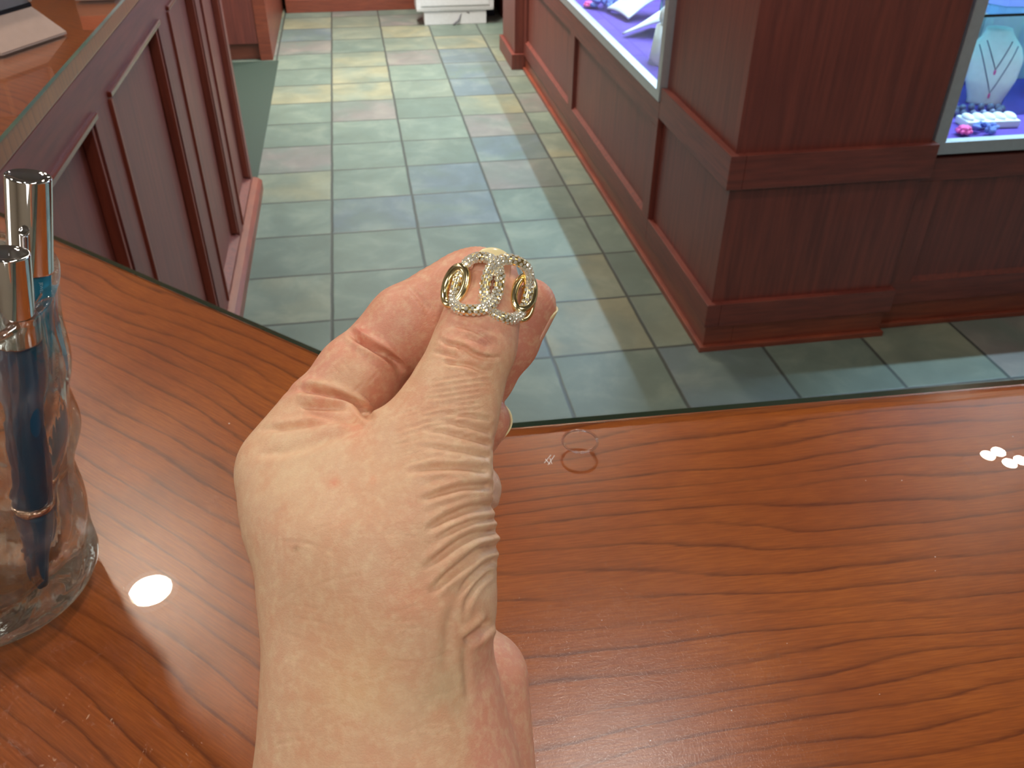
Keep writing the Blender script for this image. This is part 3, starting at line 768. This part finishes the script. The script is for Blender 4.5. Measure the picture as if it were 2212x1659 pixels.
# ------------------------------------------------------------------ the hand: one continuous skin grown from a distance field
def surface_nets(F, org, h):
    """isosurface F=0 of a grid, one vertex per crossed cell, quads"""
    S = F < 0
    nx, ny, nz = F.shape
    corners = [(i, j, k) for i in (0, 1) for j in (0, 1) for k in (0, 1)]
    cnt = np.zeros((nx - 1, ny - 1, nz - 1), np.int8)
    for i, j, k in corners: cnt += S[i:nx - 1 + i, j:ny - 1 + j, k:nz - 1 + k]
    act = (cnt > 0) & (cnt < 8)
    idx = np.full(act.shape, -1, np.int64); ijk = np.argwhere(act); idx[act] = np.arange(len(ijk))
    acc = np.zeros((len(ijk), 3)); num = np.zeros(len(ijk))
    for a in range(8):
        for b in range(a + 1, 8):
            ca, cb = np.array(corners[a]), np.array(corners[b])
            if np.abs(ca - cb).sum() != 1: continue
            fa = F[tuple((ijk + ca).T)]; fb = F[tuple((ijk + cb).T)]
            m = (fa < 0) != (fb < 0)
            t = np.where(m, fa / np.where(m, fa - fb, 1), 0)
            p = ca + t[:, None] * (cb - ca)
            acc[m] += p[m]; num[m] += 1
    V = org + h * (ijk + acc / num[:, None])
    quads = []
    for ax in range(3):
        sl0 = [slice(None)] * 3; sl1 = [slice(None)] * 3
        sl0[ax] = slice(0, -1); sl1[ax] = slice(1, None)
        A, B = S[tuple(sl0)], S[tuple(sl1)]
        e = np.argwhere(A != B)
        u, v = [(1, 2), (2, 0), (0, 1)][ax]
        ok = (e[:, u] > 0) & (e[:, v] > 0) & (e[:, u] < idx.shape[u]) & (e[:, v] < idx.shape[v]); e = e[ok]
        du = np.zeros(3, int); du[u] = 1; dv = np.zeros(3, int); dv[v] = 1
        q = np.stack([idx[tuple((e - du - dv).T)], idx[tuple((e - dv).T)], idx[tuple(e.T)], idx[tuple((e - du).T)]], 1)
        flip = ~A[tuple(e.T)]
        q[flip] = q[flip][:, ::-1]
        quads.append(q)
    return V, np.concatenate(quads)

class Field:
    def __init__(s, lo, hi, h):
        s.lo = np.array(lo, np.float32); s.h = h
        s.n = [int((b - a) / h) + 1 for a, b in zip(lo, hi)]
        s.ax = [s.lo[i] + h * np.arange(s.n[i], dtype=np.float32) for i in range(3)]
        s.F = np.full(s.n, .05, np.float32)
    def _win(s, lo, hi):
        i0 = [max(0, int((a - l) / s.h)) for a, l in zip(lo, s.lo)]
        i1 = [min(n, int((b - l) / s.h) + 2) for b, l, n in zip(hi, s.lo, s.n)]
        sl = tuple(slice(a, max(a, b)) for a, b in zip(i0, i1))
        X = s.ax[0][sl[0]][:, None, None]; Y = s.ax[1][sl[1]][None, :, None]; Z = s.ax[2][sl[2]][None, None, :]
        return sl, X, Y, Z
    def _merge(s, sl, d, k):
        f = s.F[sl]
        if k > 0:
            hh = np.clip(.5 + .5 * (f - d) / k, 0, 1)
            s.F[sl] = f * (1 - hh) + d * hh - k * hh * (1 - hh)
        else: s.F[sl] = np.minimum(f, d)
    def cone(s, a, b, ra, rb, k=.004, cut=False, flat=None):
        a = np.array(a); b = np.array(b); m = max(ra, rb) + max(k, .001) * 1.5 + .012
        sl, X, Y, Z = s._win(np.minimum(a, b) - m, np.maximum(a, b) + m)
        d = (b - a); L2 = float(d @ d) + 1e-12
        t = np.clip(((X - a[0]) * d[0] + (Y - a[1]) * d[1] + (Z - a[2]) * d[2]) / L2, 0, 1)
        q = np.sqrt((X - a[0] - t * d[0]) ** 2 + (Y - a[1] - t * d[1]) ** 2 + ((Z - a[2] - t * d[2]) / (flat or 1)) ** 2)
        dist = (q - (ra + (rb - ra) * t)).astype(np.float32)
        if cut:
            f = s.F[sl]; nd = -dist
            hh = np.clip(.5 - .5 * (f - nd) / k, 0, 1)
            s.F[sl] = f * (1 - hh) + nd * hh + k * hh * (1 - hh)
        else: s._merge(sl, dist, k)
    def ell(s, c, r, k=.006, axes=None):
        c = np.array(c); r = np.array(r); m = r.max() + k * 1.5 + .012
        sl, X, Y, Z = s._win(c - m, c + m)
        x, y, z = X - c[0], Y - c[1], Z - c[2]
        if axes is not None:
            A = np.array(axes)
            x, y, z = (A[0][0] * x + A[0][1] * y + A[0][2] * z, A[1][0] * x + A[1][1] * y + A[1][2] * z, A[2][0] * x + A[2][1] * y + A[2][2] * z)
        k0 = np.sqrt((x / r[0]) ** 2 + (y / r[1]) ** 2 + (z / r[2]) ** 2)
        k1 = np.sqrt((x / r[0] ** 2) ** 2 + (y / r[1] ** 2) ** 2 + (z / r[2] ** 2) ** 2) + 1e-9
        s._merge(sl, (k0 * (k0 - 1) / k1).astype(np.float32), k)

def PX(px, r, d): return r * d / FPX
def chain(fd, nodes, k_in=.002, k_root=.006, flat=None):
    """nodes (px, py, depth, r_px): built as its own smooth limb, joined to the body with blend k_root"""
    for i in range(len(nodes) - 1):
        a, b = nodes[i], nodes[i + 1]
        fd.cone(pc(*a[:3]), pc(*b[:3]), a[3] * a[2] / FPX, b[3] * b[2] / FPX, k_root if i == 0 else k_in, flat=flat)

HS = .00080
HB_LO, HB_HI = (-.078, -.040, .150), (.022, .200, .268)
def new_field(): return Field(HB_LO, HB_HI, HS)
body = new_field()
# forearm, wrist, back of the hand
for a, b, k in [((852, 2700, .205, 305), (848, 2100, .203, 285), .004), ((848, 2100, .203, 285), (838, 1690, .200, 262), .01),
                ((838, 1690, .200, 262), (818, 1440, .199, 220), .012), ((818, 1440, .199, 220), (806, 1230, .199, 206), .012)]:
    body.cone(pc(*a[:3]), pc(*b[:3]), a[3] * a[2] / FPX, b[3] * b[2] / FPX, k, flat=.86)
body.cone(pc(710, 1230, .203), pc(696, 1090, .206), 134 * .203 / FPX, 150 * .206 / FPX, .012)       # index metacarpal side
body.cone(pc(660, 1080, .208), pc(615, 1010, .209), 128 * .208 / FPX, 100 * .209 / FPX, .010)       # knuckle
body.cone(pc(896, 1260, .192), pc(922, 1080, .192), 142 * .192 / FPX, 112 * .192 / FPX, .014)       # thumb metacarpal
body.cone(pc(800, 1150, .196), pc(800, 1040, .199), 150 * .196 / FPX, 120 * .199 / FPX, .014)       # web muscle
body.cone(pc(640, 930, .209), pc(760, 925, .204), 52 * .209 / FPX, 34 * .204 / FPX, .006)
body.cone(pc(1034, 1468, .216), pc(1010, 1850, .216), 108 * .216 / FPX, 166 * .216 / FPX, .0022)     # heel of the palm
body.cone(pc(1006, 1440, .216), pc(975, 1330, .214), 62 * .216 / FPX, 60 * .214 / FPX, .003)
body.cone(pc(985, 1160, .198), pc(975, 1290, .198), 70 * .198 / FPX, 66 * .198 / FPX, .008)
body.ell(pc(800, 1120, .228), (.026, .030, .018), .008)                                             # palm
body.cone(pc(958, 856, .1968), pc(898, 940, .196), 74 * .1968 / FPX, 92 * .196 / FPX, .006)
# thumb
tf = new_field()
chain(tf, [(915, 1120, .193, 108), (962, 1000, .194, 92), (990, 900, .196, 80), (1006, 820, .198, 80), (1024, 745, .200, 80), (1040, 688, .201, 77), (1054, 630, .203, 70), (1063, 585, .2045, 50)], .003, .003)
tf.ell(pc(1024, 752, .199), (81 * .2 / FPX, 60 * .2 / FPX, .0092), .004)
# index finger
xf = new_field()
chain(xf, [(650, 1000, .212, 98), (700, 905, .213, 92), (775, 812, .215, 88), (812, 768, .217, 80)], .003, .003)
i2 = new_field()
chain(i2, [(842, 742, .2180, 84), (885, 708, .2185, 92), (960, 654, .221, 80), (1000, 622, .2215, 68), (1040, 596, .2215, 58)], .003, .003)
i2.ell(pc(1012, 605, .2215), (74 * .2215 / FPX, 62 * .2215 / FPX, .0068), .003, axes=[(.82, -.57, 0), (.57, .82, 0), (0, 0, 1)])
# middle finger behind
mf = new_field()
chain(mf, [(690, 1050, .236, 90), (860, 880, .247, 84), (905, 840, .248, 80), (1040, 815, .243, 66), (1096, 738, .240, 64), (1142, 660, .237, 60)], .003, .003)
# ring finger and little finger tips curled to the palm
rf = new_field()
chain(rf, [(700, 1100, .243, 90), (850, 1010, .252, 78), (960, 985, .250, 66), (1018, 935, .245, 58), (1044, 908, .240, 58)], .003, .003)
lf = new_field()
chain(lf, [(760, 1180, .235, 86), (880, 1120, .243, 66), (985, 1080, .240, 58), (1026, 1056, .232, 58)], .003, .003)
def fuse(dst, src, k):
    f, d = dst.F, src.F
    hh = np.clip(.5 + .5 * (f - d) / k, 0, 1)
    dst.F = f * (1 - hh) + d * hh - k * hh * (1 - hh)
mf.cone(pc(800, 940, .246), pc(905, 830, .247), 110 * .246 / FPX, 96 * .247 / FPX, .004)
fuse(rf, lf, .0012); fuse(mf, rf, .0012)
fuse(xf, i2, .0016)
fuse(body, xf, .0040)
fuse(body, tf, .0075)
fuse(body, mf, .0010)
HV, HQ = surface_nets(body.F, np.array(HB_LO), HS)
del tf, xf, i2, mf, rf, lf

# ---- finer skin mesh, creases and wrinkles
def grid_mesh(name, V, Q):
    me = bpy.data.meshes.new(name)
    me.vertices.add(len(V)); me.vertices.foreach_set('co', np.asarray(V, np.float32).ravel())
    me.loops.add(Q.size); me.loops.foreach_set('vertex_index', Q.astype(np.int32).ravel())
    me.polygons.add(len(Q)); me.polygons.foreach_set('loop_start', np.arange(0, Q.size, 4, dtype=np.int32))
    me.update(calc_edges=True); me.validate()
    return me
me0 = grid_mesh('skin_coarse', HV, HQ)
ob0 = bpy.data.objects.new('skin_tmp', me0); COL.objects.link(ob0)
md = ob0.modifiers.new('s', 'SMOOTH'); md.factor = .5; md.iterations = 2
md = ob0.modifiers.new('d', 'SUBSURF'); md.levels = 1; md.render_levels = 1
dg = bpy.context.evaluated_depsgraph_get()
hme = bpy.data.meshes.new_from_object(ob0.evaluated_get(dg))
bpy.data.objects.remove(ob0); bpy.data.meshes.remove(me0)
nv = len(hme.vertices)
co = np.empty(nv * 3, np.float32); hme.vertices.foreach_get('co', co); co = co.reshape(-1, 3).astype(float)
no = np.empty(nv * 3, np.float32); hme.vertices.foreach_get('normal', no); no = no.reshape(-1, 3).astype(float)
px = co[:, 0] / co[:, 2] * FPX + CX; py = co[:, 1] / co[:, 2] * FPX + CY
vd = co / np.linalg.norm(co, axis=1)[:, None]
if (no * vd).sum(1).mean() > 0: pass
facing = -(no * vd).sum(1)
fm = np.clip((facing + .25) / .4, 0, 1)
disp = np.zeros(nv)
def sst(a, b, x):
    t = np.clip((x - a) / (b - a), 0, 1); return t * t * (3 - 2 * t)
def stroke(pts, w, dep, dmin=.15, dmax=.26, ridge=.4, taper=True, side=0.0):
    """groove of half width w (in px at the hand) and depth dep (mm) along a polyline seen on the skin"""
    global disp
    P = np.array(pts, float); L = np.r_[0, np.cumsum(np.hypot(*np.diff(P, axis=0).T))]
    # smooth the polyline
    tt = np.linspace(0, L[-1], max(8, int(L[-1] / 5)))
    xs = np.interp(tt, L, P[:, 0]); ys = np.interp(tt, L, P[:, 1])
    for _ in range(3):
        xs[1:-1] = (xs[:-2] + xs[1:-1] * 2 + xs[2:]) / 4; ys[1:-1] = (ys[:-2] + ys[1:-1] * 2 + ys[2:]) / 4
    sel = np.nonzero((px > xs.min() - 5 * w) & (px < xs.max() + 5 * w) & (py > ys.min() - 5 * w) & (py < ys.max() + 5 * w) & (co[:, 2] > dmin) & (co[:, 2] < dmax) & (fm > 0))[0]
    if not len(sel): return
    best = np.full(len(sel), 1e9); bt = np.zeros(len(sel)); sg = np.zeros(len(sel))
    x, y = px[sel], py[sel]
    for i in range(len(xs) - 1):
        dx, dy = xs[i + 1] - xs[i], ys[i + 1] - ys[i]; l2 = dx * dx + dy * dy + 1e-9
        t = np.clip(((x - xs[i]) * dx + (y - ys[i]) * dy) / l2, 0, 1)
        d = np.hypot(x - xs[i] - t * dx, y - ys[i] - t * dy); m = d < best
        best[m] = d[m]; bt[m] = (i + t[m]) / (len(xs) - 1)
    ends = np.minimum(1, np.minimum(bt / .2, (1 - bt) / .2)) if taper is True else (np.minimum(1, bt / .35) if taper == 'start' else 1.0)
    prof = -np.exp(-(best / w) ** 2) + ridge * np.exp(-((best - 2.0 * w) / (1.1 * w)) ** 2)
    disp[sel] += dep * .001 * prof * ends * fm[sel]
stroke([(556, 953), (640, 943), (720, 931), (782, 919)], 11, -.9, ridge=0)
stroke([(640, 862), (700, 868), (750, 880), (790, 898)], 12, -1.0, ridge=0)
IX = dict(dmin=.1995)     # strokes that belong to the index finger lie deeper than the thumb
stroke([(752, 712), (770, 730), (800, 748), (835, 765), (860, 785), (872, 806)], 7, 2.3, **IX)
stroke([(790, 742), (820, 770), (850, 792), (866, 806)], 5, .5, **IX)
stroke([(640, 838), (690, 846), (735, 858), (775, 880), (808, 908)], 8, 2.3, dmin=.19)
stroke([(612, 850), (640, 840), (665, 842)], 7, .4)
stroke([(640, 878), (680, 882), (730, 884), (765, 896)], 5, .5)
stroke([(655, 888), (690, 900), (735, 908), (775, 910)], 5, .45)
stroke([(556, 930), (600, 926), (660, 920), (720, 914), (785, 910)], 7, .9)
stroke([(545, 985), (620, 975), (690, 957), (750, 935), (795, 914)], 9, .6)
stroke([(883, 618), (900, 636), (915, 655), (930, 676)], 6, .45, **IX)
for k in range(5): stroke([(845 + 7 * k, 664 - 5 * k), (862 + 7 * k, 690 - 4 * k)], 3, .10, **IX)
for a in ([(715, 790), (745, 815)], [(735, 775), (760, 808)], [(760, 850), (790, 822)], [(788, 835), (822, 800)], [(700, 815), (722, 838)]): stroke(a, 2.5, .12, **IX)
TH = dict(dmax=.2045)
stroke([(944, 729), (962, 741), (982, 746), (1000, 748), (1014, 760), (1038, 772), (1064, 775), (1088, 770)], 4.5, .75, **TH)
stroke([(966, 704), (985, 700), (1005, 706), (1030, 716), (1058, 733), (1080, 752)], 5, .5, **TH)
stroke([(1002, 727), (1022, 730), (1045, 742), (1066, 750)], 8, .55, **TH)
stroke([(953, 782), (985, 785), (1015, 789), (1042, 802), (1068, 802)], 4.5, .6, **TH)
stroke([(930, 760), (958, 764), (985, 772), (1004, 780)], 4, .35, **TH)
stroke([(985, 735), (992, 760), (1008, 768)], 3.5, .3, **TH)
random.seed(11)
for k in range(9):
    y0 = 812 + 12.5 * k
    stroke([(925 - 3 * k + random.uniform(-12, 12), y0 + 14), (980 - 2 * k, y0 + 4 + random.uniform(-3, 3)), (1030 - 3 * k, y0 - 2), (1078 - 4 * k - random.uniform(0, 15), y0 - 6 + random.uniform(-3, 3))], 3.2, .17, **TH)
for k in range(26):       # fine short lines across the thumb base
    x0 = random.uniform(830, 985); y0 = random.uniform(880, 1010); l = random.uniform(35, 80)
    stroke([(x0, y0 + l * .16), (x0 + l, y0 - l * .10)], 2.6, .11, **TH)
fan = [([(1056, 905), (1010, 898), (955, 893)], 4, .3), ([(1054, 932), (1000, 918), (945, 908)], 5, .35), ([(1052, 958), (1000, 944), (950, 932), (900, 928)], 5, .42),
       ([(1050, 986), (1000, 975), (940, 966), (890, 964)], 5.5, .5), ([(1044, 1016), (1000, 1010), (935, 1010), (870, 1022)], 7, .8),
       ([(1050, 1050), (1000, 1052), (950, 1066), (900, 1084)], 7, .9), ([(1056, 1092), (1015, 1098), (965, 1118), (915, 1150)], 8, 1.0),
       ([(1062, 1122), (1020, 1126), (980, 1142), (940, 1165)], 5, .55), ([(1064, 1147), (1025, 1155), (990, 1172), (950, 1202), (910, 1232)], 7.5, 1.0), ([(1064, 1180), (1035, 1186), (1005, 1212), (960, 1250), (925, 1285)], 8, 1.3),
       ([(1062, 1212), (1040, 1225), (1010, 1255), (985, 1290)], 6, .6), ([(1055, 1240), (1030, 1262), (1008, 1300), (1000, 1340)], 6, .45)]
for p, w_, d_ in fan: stroke(p[::-1], w_, d_, taper='start', ridge=.5)
stroke([(1062, 1338), (1042, 1360), (1020, 1375), (1003, 1390)], 9, 1.8, dmax=.22)
stroke([(1003, 1385), (1006, 1440), (1012, 1520)], 8, .35)
stroke([(985, 1290), (968, 1360), (962, 1450)], 12, .4)
for k in range(70):       # faint crosshatched lines over the back of the hand and wrist
    x0 = random.uniform(570, 950); y0 = random.uniform(1030, 1640); l = random.uniform(40, 120); a = random.gauss(-.12, .35)
    stroke([(x0, y0), (x0 + l * .5 * math.cos(a), y0 + l * .5 * math.sin(a) - 3), (x0 + l * math.cos(a), y0 + l * math.sin(a))], 3.5, random.uniform(.03, .085))
# fingerprint ridges on the index finger tip
ix = (co[:, 2] > .208) & (py < 690) & (px > 880) & (fm > 0)
ua = (px * .80 - py * .60); ub = (px * .60 + py * .80)
disp[ix] += .00004 * np.sin((ub[ix] * .9 + ua[ix] * .35) * 2 * math.pi / 8.0)
co += no * disp[:, None]
wco = cam2world(co)
hme.vertices.foreach_set('co', wco.astype(np.float32).ravel())
# ---- skin tone: ochre on the back of the hand, pinker fingers, palm and knuckles
back = np.array(srgb(213, 168, 134)); pinkc = np.array(srgb(214, 150, 124)); palmc = np.array(srgb(214, 150, 126)); mauve = np.array(srgb(160, 108, 108)); pale = np.array(srgb(220, 186, 156))
col = np.tile(back, (nv, 1))
def blend(m, c, a=1.0):
    global col
    m = np.clip(m * a, 0, 1)[:, None]; col = col * (1 - m) + np.array(c) * m
blend(sst(935, 860, py - (px - 800) * .2) * sst(.2035, .2065, co[:, 2]), pinkc)             # index finger
blend(sst(820, 700, py) * sst(930, 960, px) * (co[:, 2] < .2075), srgb(214, 146, 122), .75)  # thumb end
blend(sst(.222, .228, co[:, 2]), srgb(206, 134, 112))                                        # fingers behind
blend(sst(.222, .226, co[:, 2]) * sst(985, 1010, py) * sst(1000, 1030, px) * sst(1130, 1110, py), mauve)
blend(sst(1330, 1420, py) * sst(990, 1040, px), palmc)
blend(sst(960, 1050, px) * sst(1350, 1250, py) * sst(950, 1010, py), pale, .6)
def spot(x, y, r, c, a): blend(np.exp(-(((px - x) / r) ** 2 + ((py - y) / r) ** 2)), c, a)
spot(1040, 738, 22, srgb(168, 92, 84), .7); spot(900, 1300, 60, srgb(220, 150, 116), .5); spot(722, 1044, 10, srgb(220, 128, 96), .8); spot(805, 1036, 9, srgb(220, 132, 100), .5)
spot(640, 1185, 7, srgb(150, 100, 66), .8); spot(770, 925, 26, srgb(216, 128, 92), .6); spot(640, 1010, 90, srgb(228, 198, 160), .5); spot(1010, 770, 50, srgb(224, 160, 120), .4)
spot(780, 1480, 90, srgb(226, 186, 136), .5); spot(950, 1500, 60, srgb(206, 178, 140), .6); spot(780, 720, 16, srgb(200, 100, 80), .6); spot(700, 880, 40, srgb(222, 150, 122), .6)
ca = hme.color_attributes.new('skin_tone', 'FLOAT_COLOR', 'POINT')
ca.data.foreach_set('color', np.c_[col, np.ones(nv)].astype(np.float32).ravel())
s = N('skin')
at = s.n('ShaderNodeAttribute', attribute_name='skin_tone')
v = s.coord()
b1 = s.noise(v, 130, 4, .6); b2 = s.noise(v, 420, 4, .65)
c = s.mix(s.ramp(b1, [(.42, 0.0), (.70, .42)]), at.outputs[0], srgb(212, 142, 108))
c = s.mix(s.ramp(b2, [(.45, 0.0), (.72, .45)]), c, srgb(232, 204, 164))
s.l(c, s.b.inputs['Base Color'])
s.set(Roughness=.46, Subsurface_Weight=.12, Subsurface_Scale=.004, Specular_IOR_Level=.45)
s.b.inputs['Subsurface Radius'].default_value = (1.0, .35, .18)
vo = s.n('ShaderNodeTexVoronoi', feature='DISTANCE_TO_EDGE'); s.l(s.coord((1.0, 1.5, 1.5)), vo.inputs['Vector']); vo.inputs['Scale'].default_value = 950
h = s.math('ADD', s.math('MULTIPLY', s.ramp(vo.outputs[0], [(0, 0.0), (.12, 1.0)]), .35), s.math('MULTIPLY', s.noise(v, 1300, 3, .6), .6))
s.bump(h, .42, .0002)
hme.polygons.foreach_set('use_smooth', np.ones(len(hme.polygons), bool))
hme.name = 'person'
person = link_mesh('person', hme, s.m)
tag(person, 'left hand and wrist of a person pinching a gold ring between thumb and index finger', 'person')

nailm = N('nail'); nailm.set(Base_Color=srgb(226, 186, 160), Roughness=.22, Specular_IOR_Level=.6, Subsurface_Weight=.1, Subsurface_Scale=.002)
tc = nailm.n('ShaderNodeAttribute', attribute_name='along')
nailm.l(nailm.ramp(tc.outputs['Fac'], [(0, srgb(222, 170, 146)), (.78, srgb(226, 172, 148)), (.86, srgb(232, 214, 164)), (1, srgb(236, 222, 176))]), nailm.b.inputs['Base Color'])
def nail(a, b, ra, rb, nrm, half, label, lift=.0003, th=.0005):
    """a, b: finger axis points in camera space; ra, rb flesh radii; nrm: outward direction of the nail"""
    a, b = np.array(a), np.array(b); ax = (b - a) / np.linalg.norm(b - a)
    nrm = np.array(nrm, float); nrm -= ax * (nrm @ ax); nrm /= np.linalg.norm(nrm); si = np.cross(ax, nrm)
    n, m = 18, 14; bm = bmesh.new(); lay = bm.verts.layers.float.new('along')
    G = [[], []]
    for i in range(n + 1):
        t = i / n; r = ra + (rb - ra) * t + lift
        w_ = half * (1 - .55 * max(0, (.22 - t) / .22) ** 2) * (1 - .25 * max(0, (t - .82) / .18) ** 2)
        for s_ in (0, 1):
            row = []
            for j in range(m + 1):
                u = (j / m * 2 - 1); ang = u * w_
                tip = t + (.07 * (1 - u * u) if t > .8 else 0) * (t - .8) / .2 - (.10 * (u * u) * (1 - t))*-1 * 0
                p = a + (b - a) * tip + (nrm * math.cos(ang) + si * math.sin(ang)) * (r - s_ * th)
                vtx = bm.verts.new(cam2world(p)); vtx[lay] = t; row.append(vtx)
            G[s_].append(row)
    for i in range(n):
        for j in range(m):
            for s_ in (0, 1): bm.faces.new((G[s_][i][j], G[s_][i + 1][j], G[s_][i + 1][j + 1], G[s_][i][j + 1]))
        for j in (0, m): bm.faces.new((G[0][i][j], G[1][i][j], G[1][i + 1][j], G[0][i + 1][j]))
    for i in (0, n):
        for j in range(m): bm.faces.new((G[0][i][j], G[0][i][j + 1], G[1][i][j + 1], G[1][i][j]))
    o = obj('nail', bm, nailm.m, person, True); o['label'] = label
def R_(px_, d): return px_ * d / FPX
nail(pc(1049, 655, .2022), pc(1067, 564, .2044), R_(71, .2022), R_(58, .2044), (.05, -.1, -1), .62, 'thumb nail with pale free edge', .0006)
nail(pc(1112, 711, .2390), pc(1152, 643, .2362), R_(63, .2390), R_(59, .2362), (.80, -.50, -.05), .85, 'pale fingernail on the finger at the far right', .0002)
nail(pc(1021, 931, .2442), pc(1056, 896, .2380), R_(59, .2442), R_(54, .2380), (.92, -.25, .0), .8, 'fingernail of the curled finger under the thumb', .0005)
# ------------------------------------------------------------------ gold ring of interlocking links, slipped over the thumb tip
ring = thing('ring', 'yellow gold ring of large interlocking links covered in small diamonds', 'ring')
gold = N('yellow_gold'); gold.set(Base_Color=(.96, .80, .44), Metallic=1.0, Roughness=.15); gold = gold.m
goldp = N('pave_gold'); goldp.set(Base_Color=(.90, .66, .28), Metallic=1.0, Roughness=.22); goldp = goldp.m
dia = N('diamond'); dia.set(Base_Color=(.95, .92, .80), Roughness=0.02, IOR=2.2, Metallic=.45, Specular_IOR_Level=1.0); dia = dia.m
ax = np.array(pc(1066, 560, .2045)) - np.array(pc(1048, 690, .2012)); ax = ax / np.linalg.norm(ax)
tow = np.array([.0, .0, -1.0]); tow -= ax * (tow @ ax); tow /= np.linalg.norm(tow)
sid = np.cross(ax, tow); sid = sid if sid[0] > 0 else -sid
RC = np.array(pc(1055, 644, .2025)); R0 = .0094
def cyl(th, h, r=R0):
    return RC + (sid * math.sin(th) + tow * math.cos(th)) * r + ax * h
def big_link(thc, tha, hb, sgn, tilt=0.0, n=72):
    pts = []
    for i in range(n):
        p = 2 * math.pi * i / n; c_, s_ = math.cos(p), math.sin(p)
        ex = .80
        cc = math.copysign(abs(c_) ** ex, c_); ss = math.copysign(abs(s_) ** ex, s_)
        pts.append(cyl(thc + tha * cc + tilt * ss, hb * ss, R0 + sgn * .00085 * s_ + .0003))
    return [Vector(cam2world(q)) for q in pts]
gems = []
wax, wrc = Vector(ax @ RW.T), Vector(cam2world(RC))
def add_link(pts, r, rows=3):
    bm = bmesh.new(); tube(bm, pts, r, 14, closed=True); o = obj('pave_link', bm, goldp, ring, True)
    m = len(pts); L = sum((pts[(i + 1) % m] - pts[i]).length for i in range(m))
    for row in range(-(rows // 2) - 1, rows // 2 + 2):
        ang = row * .74; k = int(L / .00100)
        for g in range(k):
            s_ = ((g + (.5 if row % 2 else 0)) / k) * m; i = int(s_) % m; f = s_ - int(s_)
            p = pts[i].lerp(pts[(i + 1) % m], f); t = (pts[(i + 1) % m] - pts[i]).normalized()
            out = p - wrc; out = out - wax * out.dot(wax); out = (out - t * out.dot(t)).normalized(); b = t.cross(out)
            nrm = (out * math.cos(ang) + b * math.sin(ang)).normalized()
            nj = (nrm + Vector((random.gauss(0, .16), random.gauss(0, .16), random.gauss(0, .16)))).normalized()
            gems.append((p + nrm * r * .93, nj, t))
big1 = big_link(math.radians(-17), math.radians(31), .0066, -1, .03)
big2 = big_link(math.radians(30), math.radians(34), .0066, 1, .03)
add_link(big1, .00118); add_link(big2, .00118)
def small_link(thc, hw, hh, turn, h0=0.0, rt=.00085, roff=0.0, slant=0.0):
    pts = []
    for i in range(40):
        p = 2 * math.pi * i / 40; a_ = hw * math.cos(p); b_ = hh * math.sin(p)
        tang = a_ * math.cos(turn); rad = a_ * math.sin(turn)
        pts.append(Vector(cam2world(cyl(thc + (tang + slant * b_) / R0, h0 + b_, R0 + rad + roff))))
    bm = bmesh.new(); tube(bm, pts, rt, 14, closed=True); obj('gold_link', bm, gold, ring, True)
small_link(math.radians(-47), .0025, .0043, -.30, -.0004, .00100, .0010, .16)
small_link(math.radians(-78), .0020, .0036, -1.2, .0004, .00085, -.0010, .10)
small_link(math.radians(60), .0026, .0043, .55, .0008, .00095, .0000, .22)
small_link(math.radians(86), .0020, .0036, 1.2, -.0004, .00085, -0.0010, -.1)
for k, dg_ in enumerate((-102, -130, -158, 174, 146, 117)):
    small_link(math.radians(dg_), .0029, .0030, .3 * (1 if k % 2 else -1), 0, .0008, -.0002)
# brilliants
cam_p = Vector((0, 0, CAMH))
def brilliant(bm, p, nrm, t, r):
    b = nrm.cross(t).normalized(); t = b.cross(nrm)
    def ring_(rr, z, n, off=0): return [bm.verts.new(p + (t * math.cos(2 * math.pi * (k + off) / n) + b * math.sin(2 * math.pi * (k + off) / n)) * rr + nrm * z) for k in range(n)]
    top = ring_(r * .55, r * .42, 8, .5); gir = ring_(r, 0, 8); cul = bm.verts.new(p - nrm * r * .8)
    bm.faces.new(top)
    for k in range(8):
        k2 = (k + 1) % 8
        bm.faces.new((gir[k], gir[k2], top[k])); bm.faces.new((top[k], gir[k2], top[k2])); bm.faces.new((gir[k2], gir[k], cul))
GR = .00050
gems = [g for g in gems if True]
def vis(g): return (cam_p - g[0]).normalized().dot(g[1])
gems.sort(key=lambda g: -vis(g))
bm0 = bmesh.new(); brilliant(bm0, Vector((0, 0, 0)), Vector((0, 0, 1)), Vector((1, 0, 0)), GR)
bmesh.ops.recalc_face_normals(bm0, faces=bm0.faces[:])
gme = bpy.data.meshes.new('diamond'); bm0.to_mesh(gme); bm0.free(); gme.materials.append(dia)
for p, nrm, t in gems[:100]:
    o = bpy.data.objects.new('diamond', gme); COL.objects.link(o); o.parent = ring
    b = nrm.cross(t).normalized(); t2 = b.cross(nrm)
    m_ = Matrix((t2, b, nrm)).transposed().to_4x4(); m_.translation = p; o.matrix_world = m_
bm = bmesh.new()
for p, nrm, t in gems[100:]: brilliant(bm, p, nrm, t, GR)
o = obj('small_diamonds', bm, dia, ring); o['kind'] = 'stuff'
